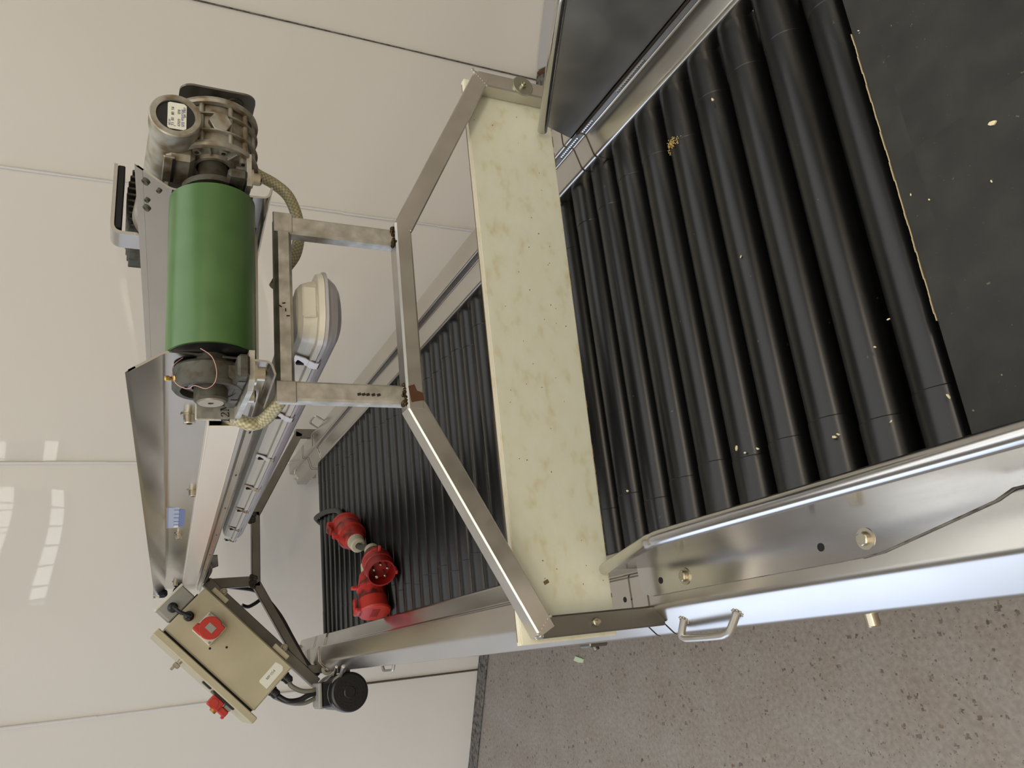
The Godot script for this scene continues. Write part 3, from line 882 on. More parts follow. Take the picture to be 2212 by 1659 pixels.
func build_overhead() -> void:
	var dirz := Vector3(0, -SLOPE, -1)
	var down := Vector3(0, -1, SLOPE).normalized()
	var t := thing("overhead_conveyor", Vector3(XC, -0.23, -2.9), "narrow steel overhead conveyor with a green belt end roller", "conveyor")
	var line := fillet([Vector2(0.457, -0.0175), Vector2(0.448, -0.005), Vector2(0.485, -0.060), Vector2(0.4765, -0.214), Vector2(0.455, -0.2205)], 0.009)
	var mb: MB
	for s in 2:
		mb = MB.new(); mb.sheet(line if s == 0 else mir(line), 0.0036, Vector3(0, 0, -1.236), Vector3.RIGHT, Vector3.UP, dirz * 3.33)
		part("side_plate", mb, M.steel_bright, t)
	# small lower lip strip with slots
	mb = MB.new(); mb.beam(OH(0.462, -0.2135, -1.50), OH(0.462, -0.2135, -4.5), 0.005, 0.020, Vector3.UP, 0.001)
	part("lip_strip", mb, M.steel, t)
	mb = MB.new()
	for z in [-1.585, -1.95, -2.35, -2.8, -3.25, -3.7]:
		mb.rbox(OH(0.4592, -0.212, z), 0.0008, 0.003, 0.012); mb.cut()
	part("slot", mb, M.hole, t)
	mb = MB.new(); mb.rbox(Vector3(XC, -0.30, -2.9), 0.28, 0.006, 3.1, Basis(Vector3.RIGHT, -SLOPE))
	part("pan", mb, M.steel_dark, t)
	# belt round the end drum
	mb = MB.new()
	var ay := -0.126; var az := -1.257; var r := 0.068
	var ring: Array = []
	ring.append([Vector3(0, ay + r - SLOPE * 3.0, az - 3.0), Vector3(0, 1, 0)])
	for k in 25:
		var a := PI / 2 + SLOPE - PI * k / 24.0
		ring.append([Vector3(0, ay + r * sin(a), az + r * cos(a)), Vector3(0, sin(a), cos(a))])
	ring.append([Vector3(0, ay - r - SLOPE * 3.0, az - 3.0), Vector3(0, -1, 0)])
	var xa := Vector3(0.4865, 0, 0); var xb := Vector3(0.7625, 0, 0)
	for k in ring.size() - 1:
		var p: Vector3 = ring[k][0]; var q: Vector3 = ring[k + 1][0]; var np: Vector3 = ring[k][1]; var nq: Vector3 = ring[k + 1][1]
		mb.tri(p + xa, p + xb, q + xb, np, np, nq); mb.tri(p + xa, q + xb, q + xa, np, nq, nq)
		var pi := p - np * 0.004; var qi := q - nq * 0.004
		mb.tri(pi + xa, pi + xb, qi + xb, -np, -np, -nq); mb.tri(pi + xa, qi + xb, qi + xa, -np, -nq, -nq)
		mb.quad(p + xa, q + xa, qi + xa, pi + xa, Vector3.LEFT)
		mb.quad(p + xb, q + xb, qi + xb, pi + xb, Vector3.RIGHT)
	part("belt", mb, M.green, t, "green belt wrapped round the end drum")
	mb = MB.new(); mb.cyl(Vector3(0.4858, ay, az), Vector3(0.7635, ay, az), r - 0.0045, 40)
	part("drum", mb, M.black, t)
	mb = MB.new()
	mb.cyl(Vector3(0.412, ay, az), Vector3(0.492, ay, az), 0.0255, 24, -1.0, 0.003)
	mb.cut()
	mb.cyl(Vector3(0.762, ay, az), Vector3(0.845, ay, az), 0.024, 24)
	part("shaft", mb, M.iron, t)
	mb = MB.new(); mb.lathe(Vector3(0.412, ay, az), Vector3.LEFT, [Vector2(0.021, 0), Vector2(0.019, 0.002), Vector2(0.0045, 0.002), Vector2(0.0045, -0.004), Vector2(0, -0.004)], 24)
	part("shaft_end", mb, M.bolt, t)
	# bearing on an angle bracket, outside the left plate
	var by := -0.174
	mb = MB.new()
	mb.prism([Vector2(0.418, -1.215), Vector2(0.418, -1.36), Vector2(0.426, -1.372), Vector2(0.478, -1.372), Vector2(0.478, -1.195), Vector2(0.43, -1.195)], Vector3(0, by - 0.009, 0), Vector3.RIGHT, Vector3.BACK, Vector3(0, 0.0085, 0))
	mb.rbox(Vector3(0.449, -0.146, -1.374), 0.062, 0.066, 0.006, Basis(), 0.002)
	part("bearing_bracket", mb, M.tube_worn, t)
	mb = MB.new()
	mb.lathe(Vector3(0.466, ay + 0.004, az), Vector3.LEFT, [Vector2(0.0, 0), Vector2(0.050, 0), Vector2(0.053, 0.004), Vector2(0.053, 0.032), Vector2(0.049, 0.037), Vector2(0.041, 0.037), Vector2(0.041, 0.026), Vector2(0.025, 0.026)], 36)
	mb.rbox(Vector3(0.448, by + 0.009, az - 0.005), 0.036, 0.018, 0.165, Basis(), 0.004)
	mb.rbox(Vector3(0.448, by + 0.02, az), 0.034, 0.03, 0.095, Basis(), 0.008)
	part("bearing_housing", mb, M.iron, t)
	mb = MB.new()
	mb.lathe(Vector3(0.441, ay + 0.003, az), Vector3.LEFT, [Vector2(0.039, 0), Vector2(0.039, 0.003), Vector2(0.036, 0.003), Vector2(0.035, 0.001), Vector2(0.032, 0.001), Vector2(0.031, 0.005), Vector2(0.0255, 0.005)], 32)
	part("bearing_ring", mb, M.tube_dull, t)
	mb = MB.new()
	mb.lathe(Vector3(0.444, -0.0765, -1.243), Vector3(-0.15, 0.85, 0.3), [Vector2(0.006, 0), Vector2(0.0055, 0.006), Vector2(0.003, 0.008), Vector2(0.003, 0.012), Vector2(0.0045, 0.014), Vector2(0.0038, 0.019), Vector2(0, 0.02)], 10)
	part("grease_nipple", mb, M.brass, t)
	mb = MB.new()
	for z in [-1.215, -1.325]:
		mb.hexhead(Vector3(0.447, by - 0.009, z), Vector3.DOWN, 0.0125, 0.02); mb.cut()
	part("bolt", mb, M.bolt, t)
	mb = MB.new()
	mb.rbox(Vector3(0.429, by + 0.009, az + 0.045), 0.0008, 0.011, 0.013)
	mb.rbox(Vector3(0.429, by + 0.009, az - 0.045), 0.0008, 0.011, 0.013)
	part("cast_mark", mb, M.ink_grey, t)
	lettering("pen_lettering", "12M", 0.0135, Vector3(0.4315, -0.1605, -1.3705), Vector3(1, 0.05, 0), Vector3.UP, M.ink, t, "Droid Serif")
	mb = MB.new()
	mb.tube([Vector3(0.475, -0.083, -1.235), Vector3(0.455, -0.068, -1.225), Vector3(0.425, -0.072, -1.21), Vector3(0.413, -0.088, -1.20), Vector3(0.417, -0.097, -1.195), Vector3(0.411, -0.112, -1.19), Vector3(0.418, -0.123, -1.187), Vector3(0.43, -0.126, -1.18), Vector3(0.446, -0.124, -1.18), Vector3(0.462, -0.118, -1.185), Vector3(0.478, -0.105, -1.2)], 0.0006, 6, 4)
	part("copper_wire", mb, M.copper, t)
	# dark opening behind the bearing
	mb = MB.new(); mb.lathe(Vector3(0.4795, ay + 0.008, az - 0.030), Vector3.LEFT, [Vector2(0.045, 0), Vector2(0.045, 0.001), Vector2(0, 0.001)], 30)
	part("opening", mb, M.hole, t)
	# bracket for the right-hand bearing
	mb = MB.new()
	mb.prism([Vector2(0.776, -1.205), Vector2(0.838, -1.205), Vector2(0.842, -1.22), Vector2(0.842, -1.36), Vector2(0.776, -1.36)], Vector3(0, by - 0.008, 0), Vector3.RIGHT, Vector3.BACK, Vector3(0, 0.008, 0))
	part("bearing_bracket", mb, M.tube_worn, t)
	mb = MB.new()
	mb.lathe(Vector3(0.780, ay, az), Vector3.RIGHT, [Vector2(0, 0), Vector2(0.05, 0), Vector2(0.05, 0.010), Vector2(0.047, 0.012), Vector2(0.024, 0.012)], 32)
	mb.rbox(Vector3(0.788, by + 0.016, az), 0.016, 0.03, 0.14, Basis(), 0.004)
	part("bearing_housing", mb, M.iron, t)
	mb = MB.new()
	mb.hexhead(Vector3(0.80, by - 0.008, -1.22), Vector3.DOWN, 0.0105, 0.018)
	part("bolt", mb, M.bolt, t)
	# screws along the plate and at the folded top edges
	for q in [[-1.545, -0.0995], [-2.2, -0.1235], [-2.87, -0.098], [-3.55, -0.14], [-4.25, -0.10]]:
		mb = MB.new(); mb.caphead(OH(0.4835 - 0.0018, q[1], q[0]), Vector3(-1, -0.02, 0), 0.0105, 0.019)
		part("screw", mb, M.bolt, t)
	var nL := Vector2(-0.055, -0.038).normalized()
	mb = MB.new()
	for q in [[-1.262, 0.5], [-1.295, 0.46], [-1.325, 0.52], [-1.36, 0.42], [-1.42, 0.5]]:
		var c := OH(lerpf(0.45, 0.488, q[1]), lerpf(-0.005, -0.06, q[1]), q[0]) + Vector3(nL.x, nL.y, 0) * 0.0018
		mb.lathe(c, Vector3(nL.x, nL.y, 0), [Vector2(0.0052, 0), Vector2(0.0045, 0.0008), Vector2(0, 0.0008)], 12); mb.cut()
	part("screw_hole", mb, M.hole, t)
	mb = MB.new()
	for q in [[-1.262, 0.72, 0.0065], [-1.262, 0.35, 0.004], [-1.318, 0.7, 0.0045], [-1.345, 0.72, 0.0065]]:
		var c := OH(lerpf(0.804, 0.766, 1.0 - q[1]), lerpf(-0.005, -0.06, 1.0 - q[1]), q[0]) + Vector3(-0.0015, 0.0, 0.0)
		mb.lathe(c, Vector3(-0.82, 0.57, 0), [Vector2(q[2], -0.004), Vector2(q[2], 0.002), Vector2(q[2] * 0.6, 0.002), Vector2(q[2] * 0.5, 0.0005), Vector2(0, 0.0005)], 14); mb.cut()
	part("screw_hole", mb, M.iron, t)
	# blue and white name plate on the side plate
	mb = MB.new(); mb.rbox(OH(0.4818, -0.098, -2.60), 0.001, 0.074, 0.33, Basis(Vector3.RIGHT, -SLOPE), 0.0)
	var np2 := part("name_plate", mb, mat(Color(0.66, 0.70, 0.78), 0.4), t, "pale blue and white name plate")
	mb = MB.new()
	mb.rbox(OH(0.4808, -0.103, -2.6), 0.0008, 0.018, 0.28, Basis(Vector3.RIGHT, -SLOPE))
	mb.rbox(OH(0.4808, -0.0635, -2.6), 0.0008, 0.002, 0.32, Basis(Vector3.RIGHT, -SLOPE))
	for k in 5:
		mb.rbox(OH(0.4808, -0.088, -2.47 - 0.06 * k), 0.0008, 0.016, 0.006)
	part("print", mb, mat(Color(0.34, 0.42, 0.62), 0.4), np2)
	mb = MB.new()
	mb.rbox(OH(0.4808, -0.126, -2.6), 0.0008, 0.014, 0.29, Basis(Vector3.RIGHT, -SLOPE))
	mb.rbox(OH(0.4808, -0.088, -2.735), 0.0008, 0.013, 0.04)
	part("white_band", mb, M.paper, np2)
	# far end: cross plate, label and black knobs
	mb = MB.new(); mb.beam(OH(0.44, -0.02, -4.60), OH(0.81, -0.02, -4.60), 0.006, 0.045, Vector3.UP, 0.002)
	mb.beam(OH(0.455, -0.02, -4.55), OH(0.455, -0.02, -4.60), 0.006, 0.045, Vector3.UP, 0.002)
	part("end_plate", mb, M.steel, t)
	mb = MB.new(); mb.rbox(OH(0.452, -0.018, -4.5955) + Vector3(0.02, 0, 0), 0.07, 0.018, 0.001)
	part("label", mb, M.paper, t)
	mb = MB.new()
	for q in [[0.455, -0.045, -4.54], [0.457, -0.11, -4.50], [0.457, -0.12, -4.42]]:
		mb.lathe(OH(q[0], q[1], q[2]), Vector3(-1, 0.2, 0.6), [Vector2(0, -0.02), Vector2(0.018, -0.018), Vector2(0.022, 0), Vector2(0.014, 0.012), Vector2(0, 0.014)], 9); mb.cut()
	part("knob", mb, M.black_matt, t)

	# cream cable duct along the left plate, and the braided hoses
	t = thing("cable_duct", OH(0.458, -0.19, -3.0), "long cream square cable duct with an open near end under the left plate", "duct")
	mb = MB.new()
	var L := 3.14
	var o := OH(0.4455, 0, -1.50)
	var up := Vector3(0, 1, -SLOPE).normalized()
	for q in [[0.0, -0.1315, 0.034, 0.003], [0.0, -0.186, 0.034, 0.003]]:
		mb.rbox(o + Vector3(0.0165, q[1] + 0.0, 0) + dirz.normalized() * L / 2, q[2], q[3], L, Basis(Vector3.RIGHT, up, -dirz.normalized()), 0.0008)
	for x in [0.001, 0.032]:
		mb.rbox(o + Vector3(x, -0.1588, 0) + dirz.normalized() * L / 2, 0.0025, 0.0575, L, Basis(Vector3.RIGHT, up, -dirz.normalized()), 0.0008)
	part("tube", mb, M.duct, t)
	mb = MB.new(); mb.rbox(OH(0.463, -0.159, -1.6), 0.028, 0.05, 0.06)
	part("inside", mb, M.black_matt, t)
	mb = MB.new(); mb.tube([Vector3(0.465, -0.186, -1.57), Vector3(0.459, -0.188, -1.495), Vector3(0.446, -0.195, -1.46), Vector3(0.436, -0.212, -1.45), Vector3(0.44, -0.232, -1.445), Vector3(0.452, -0.247, -1.42), Vector3(0.468, -0.258, -1.39), Vector3(0.50, -0.27, -1.385)], 0.0125, 14, 6)
	solo("hose", Vector3(0.44, -0.2, -1.45), mb, M.hose, "braided hose curving out of the open end of the cream duct", "hose")
	mb = MB.new(); mb.tube([Vector3(0.948, -0.196, -1.40), Vector3(0.938, -0.225, -1.413), Vector3(0.928, -0.256, -1.42), Vector3(0.905, -0.283, -1.42), Vector3(0.865, -0.299, -1.42), Vector3(0.82, -0.303, -1.42), Vector3(0.775, -0.295, -1.42), Vector3(0.74, -0.275, -1.42), Vector3(0.70, -0.255, -1.42)], 0.0115, 14, 6)
	solo("hose", Vector3(0.9, -0.25, -1.42), mb, M.hose, "braided hose hanging in an arc below the motor", "hose")

func build_gearmotor() -> void:
	var t := thing("gearmotor", Vector3(0.9, -0.126, -1.257), "oily cast gearbox and finned motor beside the green belt", "motor")
	var G := Vector3(0, -0.126, -1.257)
	var mb := MB.new()
	mb.lathe(G + Vector3(0.838, 0, 0), Vector3.RIGHT, [Vector2(0.03, 0), Vector2(0.063, 0), Vector2(0.065, 0.04), Vector2(0.063, 0.082), Vector2(0, 0.082)], 40)
	mb.rbox(G + Vector3(0.876, 0.045, -0.055), 0.075, 0.06, 0.12, Basis(), 0.02)
	part("housing", mb, M.cast, t)
	for x in [0.862, 0.894]:
		mb = MB.new()
		mb.lathe(G + Vector3(x, 0, 0), Vector3.RIGHT, [Vector2(0.06, -0.0018), Vector2(0.0725, -0.0014), Vector2(0.0735, 0), Vector2(0.0725, 0.0014), Vector2(0.06, 0.0018)], 44)
		part("rib", mb, M.cast, t)
	for k in 5:
		var a: float = [-0.85, -0.38, 0.32, 0.78, 1.25][k]
		var dv := Vector3(0, -sin(a), cos(a))
		mb = MB.new(); mb.cyl(G + Vector3(0.836, 0, 0) + dv * 0.0655, G + Vector3(0.92, 0, 0) + dv * 0.0655, 0.0045, 10)
		part("rib", mb, M.cast, t)
	mb = MB.new()
	var hd := Vector3(0, -0.055, 1.0).normalized()
	mb.lathe(G + Vector3(0.878, 0, 0) + hd * 0.060, hd, [Vector2(0.0185, 0), Vector2(0.0185, 0.0128), Vector2(0.0172, 0.0138), Vector2(0, 0.0138)], 6, 0.5)
	part("hex_boss", mb, M.cast, t)
	for s in [0.829, 0.914]:
		mb = MB.new()
		mb.lathe(G + Vector3(s, 0, 0), Vector3.RIGHT, [Vector2(0.066, 0), Vector2(0.0735, 0.001), Vector2(0.0745, 0.006), Vector2(0.0735, 0.011), Vector2(0.06, 0.0125)], 44)
		if s < 0.9:
			mb.lathe(G + Vector3(s, 0, 0), Vector3.RIGHT, [Vector2(0.066, 0), Vector2(0.0655, 0.010), Vector2(0.04, 0.010)], 44)
		else:
			mb.lathe(G + Vector3(s, 0, 0), Vector3.RIGHT, [Vector2(0.07, 0.0125), Vector2(0, 0.0125)], 44)
		part("flange", mb, M.cast, t)
	mb = MB.new()
	mb.lathe(G + Vector3(0.832, 0, 0), Vector3.RIGHT, [Vector2(0.0275, 0), Vector2(0.034, 0), Vector2(0.037, 0.0075)], 36)
	mb.lathe(G + Vector3(0.832, 0, 0), Vector3.RIGHT, [Vector2(0.0275, 0), Vector2(0.0275, 0.03)], 36)
	for k in 8:
		var a := TAU * k / 8 + 0.2
		var dv := Vector3(0, cos(a), sin(a))
		mb.cyl(G + Vector3(0.8295, 0, 0) + dv * 0.0545, G + Vector3(0.84, 0, 0) + dv * 0.0545, 0.0068, 12)
		mb.rbox(G + Vector3(0.8365, 0, 0) + Vector3(0, cos(a + 0.39), sin(a + 0.39)) * 0.051, 0.007, 0.029, 0.0035, Basis(Vector3.RIGHT, a + 0.39), 0.0008)
	part("hub", mb, M.cast, t)
	mb = MB.new()
	for k in 8:
		var a := TAU * k / 8 + 0.2
		var dv := Vector3(0, cos(a), sin(a)) * 0.0545
		mb.cyl(G + Vector3(0.8290, 0, 0) + dv, G + Vector3(0.8296, 0, 0) + dv, 0.0036, 10); mb.cut()
	mb.cyl(G + Vector3(0.84, 0, 0), G + Vector3(0.862, 0, 0), 0.0272, 24)
	part("hole", mb, M.hole, t)
	# worm housing with its black cap and label
	var W := Vector3(0.860, -0.0601, -1.163)
	mb = MB.new()
	mb.lathe(W, Vector3.FORWARD, [Vector2(0.0292, 0.004), Vector2(0.0292, 0), Vector2(0.0378, 0), Vector2(0.0396, 0.002), Vector2(0.0396, 0.03), Vector2(0.037, 0.05), Vector2(0.041, 0.16), Vector2(0.055, 0.33)], 36)
	part("worm_housing", mb, M.cast, t)
	mb = MB.new()
	mb.rbox(W + Vector3(-0.03, -0.012, -0.10), 0.03, 0.045, 0.10, Basis(), 0.008)
	mb.rbox(W + Vector3(-0.046, 0.005, -0.085), 0.004, 0.018, 0.075, Basis(), 0.0015)
	part("worm_pad", mb, M.cast, t)
	mb = MB.new(); mb.rbox(W + Vector3(-0.0485, -0.002, -0.085), 0.001, 0.005, 0.068)
	part("pad_groove", mb, M.hole, t)
	mb = MB.new(); mb.cyl(W + Vector3(0, 0, -0.006), W + Vector3(0, 0, -0.0035), 0.0294, 32)
	part("end_cap", mb, M.black, t)
	var lc := W + Vector3(0.0005, -0.0015, -0.003)
	mb = MB.new(); mb.prism([Vector2(-0.025, -0.0105), Vector2(-0.022, -0.0145), Vector2(0.021, -0.0145), Vector2(0.0245, -0.0105), Vector2(0.0245, 0.0105), Vector2(0.0225, 0.0135), Vector2(-0.022, 0.0135), Vector2(-0.025, 0.0105)], lc, Vector3.RIGHT, Vector3.UP, Vector3(0, 0, 0.0006))
	var lb := part("label", mb, M.paper, t, "white maker's label on the black cap")
	var f := lc + Vector3(0, 0, 0.0008)
	lettering("blue_lettering", "SITI", 0.0042, f + Vector3(-0.0145, -0.0095, 0), Vector3.RIGHT, Vector3.UP, M.ink_blue, lb)
	lettering("small_lettering", "bonfiglioli".substr(0, 0) + "RIDUTTORI", 0.0021, f + Vector3(0.003, -0.0085, 0), Vector3.RIGHT, Vector3.UP, M.ink_pale, lb)
	lettering("small_lettering", "SpA  ITALY", 0.002, f + Vector3(0.008, -0.0115, 0), Vector3.RIGHT, Vector3.UP, M.ink_grey, lb)
	lettering("number", "47020", 0.0038, f + Vector3(-0.0125, -0.0035, 0), Vector3.RIGHT, Vector3.UP, M.ink_grey, lb)
	lettering("number", "070", 0.0038, f + Vector3(0.008, -0.0035, 0), Vector3.RIGHT, Vector3.UP, M.ink, lb)
	lettering("number", "i", 0.003, f + Vector3(-0.0195, 0.0025, 0), Vector3.RIGHT, Vector3.UP, M.ink, lb)
	lettering("number", "15", 0.004, f + Vector3(-0.0165, 0.006, 0), Vector3.RIGHT, Vector3.UP, M.ink, lb)
	lettering("number", "80", 0.004, f + Vector3(-0.0075, 0.006, 0), Vector3.RIGHT, Vector3.UP, M.ink_grey, lb)
	lettering("number", "80", 0.004, f + Vector3(0.003, 0.006, 0), Vector3.RIGHT, Vector3.UP, M.ink, lb)
	lettering("number", "14", 0.004, f + Vector3(0.0125, 0.006, 0), Vector3.RIGHT, Vector3.UP, M.ink, lb)
	lettering("small_lettering", "MI 60", 0.0024, f + Vector3(-0.014, 0.0105, 0), Vector3.RIGHT, Vector3.UP, M.ink_pale, lb)
	# motor flange, body and fins
	var C := Vector3(0.93, -0.112, -1.49)
	mb = MB.new(); mb.lathe(C, Vector3.FORWARD, [Vector2(0, 0), Vector2(0.094, 0), Vector2(0.099, 0.004), Vector2(0.099, 0.02), Vector2(0, 0.02)], 44)
	part("motor_flange", mb, M.cast_ring, t)
	mb = MB.new(); mb.lathe(C + Vector3(0, 0, -0.02), Vector3.FORWARD, [Vector2(0.07, 0), Vector2(0.07, 0.22), Vector2(0.06, 0.25), Vector2(0, 0.25)], 32)
	mb.rbox(C + Vector3(-0.065, 0.035, -0.10), 0.05, 0.07, 0.12, Basis(), 0.008)
	part("motor_body", mb, M.cast, t)
	for k in 10:
		mb = MB.new(); mb.rbox(C + Vector3(-0.075 + 0.0135 * k, 0.093 - 2.2 * pow(0.0135 * k - 0.06, 2.0), -0.12), 0.0045, 0.05, 0.18, Basis(), 0.0015)
		part("fin", mb, M.iron, t)
	# rounded guard plate beyond the gearbox
	mb = MB.new(); mb.prism(round_rect(0.13, 0.13, 0.022), Vector3(1.0, -0.136, -1.325), Vector3(0, 0, 1), Vector3.UP, Vector3(0.004, 0, 0))
	part("guard_plate", mb, M.tube_dull, t)
	mb = MB.new()
	mb.hexhead(Vector3(1.0, -0.165, -1.29), Vector3.LEFT, 0.01, 0.01)
	mb.cut(); mb.cyl(Vector3(0.925, -0.126, -1.30), Vector3(1.0, -0.126, -1.30), 0.02, 16)
	part("bolt", mb, M.iron, t)
	# flat steel strap over the motor
	t = thing("motor_strap", Vector3(0.83, -0.02, -1.5), "bent flat steel strap lined with black rubber above the motor", "strap")
	mb = MB.new(); mb.sheet(fillet([Vector2(0.823, -0.075), Vector2(0.823, 0.0285), Vector2(0.972, 0.0265)], 0.02, 6), 0.0065, Vector3(0, 0, -1.497), Vector3.RIGHT, Vector3.UP, Vector3(0, 0, -0.055))
	part("strap", mb, M.steel_bright, t)
	mb = MB.new(); mb.rbox(Vector3(0.902, 0.0175, -1.524), 0.138, 0.013, 0.05, Basis(Vector3.BACK, -0.013), 0.002)
	part("rubber_pad", mb, M.black_matt, t)

func loft(mb: MB, rings: Array, o: Vector3, bs: Basis) -> void:
	# rings: [height, width, length, corner radius, smooth group break]
	var n := 6
	var cnt := (n + 1) * 4
	var pts: Array = []
	for r in rings:
		var row: Array = []
		for p in round_rect(r[1], r[2], r[3], n): row.append(o + bs * Vector3(p.x, r[0], p.y))
		pts.append(row)
	for k in rings.size() - 1:
		for i in cnt:
			var j := (i + 1) % cnt
			var a: Vector3 = pts[k][i]; var b: Vector3 = pts[k][j]; var c: Vector3 = pts[k + 1][j]; var d: Vector3 = pts[k + 1][i]
			var g := func(i0: int) -> Vector3:
				var t1: Vector3 = pts[k][(i0 + 1) % cnt] - pts[k][(i0 + cnt - 1) % cnt] + pts[k + 1][(i0 + 1) % cnt] - pts[k + 1][(i0 + cnt - 1) % cnt]
				var t2: Vector3 = pts[k + 1][i0] - pts[k][i0]
				var q := t1.cross(t2).normalized()
				var m: Vector3 = pts[k][i0] - o
				m -= bs.y * m.dot(bs.y)
				var flat: float = absf(rings[k + 1][0] - rings[k][0])
				if q.dot(m + bs.y * (rings[k][0] - rings[k + 1][0]) * 0.0) < 0 and flat > 1e-5: q = -q
				return q
			var ni: Vector3 = g.call(i); var nj: Vector3 = g.call(j)
			mb.tri(a, b, c, ni, nj, nj); mb.tri(a, c, d, ni, nj, ni)
	for e in [0, rings.size() - 1]:
		var cen := Vector3()
		for p in pts[e]: cen += p / cnt
		for i in cnt:
			mb.flat3(cen, pts[e][i], pts[e][(i + 1) % cnt], bs.y * (1 if rings[e][0] > rings[rings.size() - 1 - e][0] else -1))

func build_lamp() -> void:
	var z0 := -1.318; var z1 := -3.60
	var zc := (z0 + z1) / 2
	var o := OH(XC, 0, zc)
	var dz := Vector3(0, SLOPE, 1).normalized()
	var bs := Basis(Vector3.RIGHT, Vector3(0, 1, -SLOPE).normalized(), dz)
	var L := (z0 - z1)
	var t := thing("strip_lamp", OH(XC, -0.35, zc), "long weatherproof strip lamp with chrome clips under the overhead conveyor", "lamp")
	var mb := MB.new()
	loft(mb, [[-0.2725, 0.075, L - 0.10, 0.03], [-0.2755, 0.098, L - 0.075, 0.04], [-0.283, 0.113, L - 0.052, 0.045], [-0.295, 0.121, L - 0.04, 0.05], [-0.3085, 0.126, L - 0.034, 0.05]], o, bs)
	part("housing", mb, M.housing, t)
	mb = MB.new()
	loft(mb, [[-0.306, 0.134, L - 0.01, 0.05], [-0.3075, 0.140, L - 0.006, 0.052], [-0.3175, 0.143, L - 0.002, 0.053]], o, bs)
	part("rim", mb, M.housing, t)
	mb = MB.new()
	loft(mb, [[-0.3180, 0.147, L + 0.002, 0.053], [-0.3235, 0.147, L + 0.002, 0.053], [-0.3245, 0.136, L - 0.012, 0.05], [-0.333, 0.130, L - 0.022, 0.05], [-0.343, 0.117, L - 0.04, 0.046], [-0.3505, 0.098, L - 0.065, 0.04], [-0.3555, 0.07, L - 0.10, 0.03], [-0.357, 0.03, L - 0.14, 0.014]], o, bs)
	part("diffuser", mb, M.diffuser, t)
	# knock-out on the end of the housing
	mb = MB.new(); mb.rbox(o + bs * Vector3(0.002, -0.293, L / 2 - 0.0190), 0.060, 0.026, 0.007, bs, 0.003)
	part("knock_out", mb, M.housing, t)
	for z in [-1.44, -1.795, -2.175, -2.55, -2.91, -3.285, -3.55]:
		for s in [-1.0, 1.0]:
			mb = MB.new()
			var c := OH(XC, 0, z)
			var ln: Array = fillet([Vector2(s * 0.0605, -0.280), Vector2(s * 0.0668, -0.301), Vector2(s * 0.0745, -0.313), Vector2(s * 0.0755, -0.326), Vector2(s * 0.069, -0.329)], 0.006)
			mb.sheet(ln, 0.0022, c + Vector3(0, 0, 0.013), Vector3.RIGHT, Vector3.UP, -dz * 0.03)
			part("clip", mb, M.chrome, t)
			mb = MB.new(); mb.rbox(c + Vector3(s * 0.0640, -0.296, -0.016), 0.008, 0.018, 0.012, Basis(), 0.002)
			part("clip_base", mb, M.black_matt, t)
	mb = MB.new(); mb.cyl(o + bs * Vector3(-0.03, -0.335, -L / 2 + 0.0), o + bs * Vector3(-0.03, -0.335, -L / 2 - 0.02), 0.012, 12)
	part("end_gland", mb, M.grey_plastic, t)

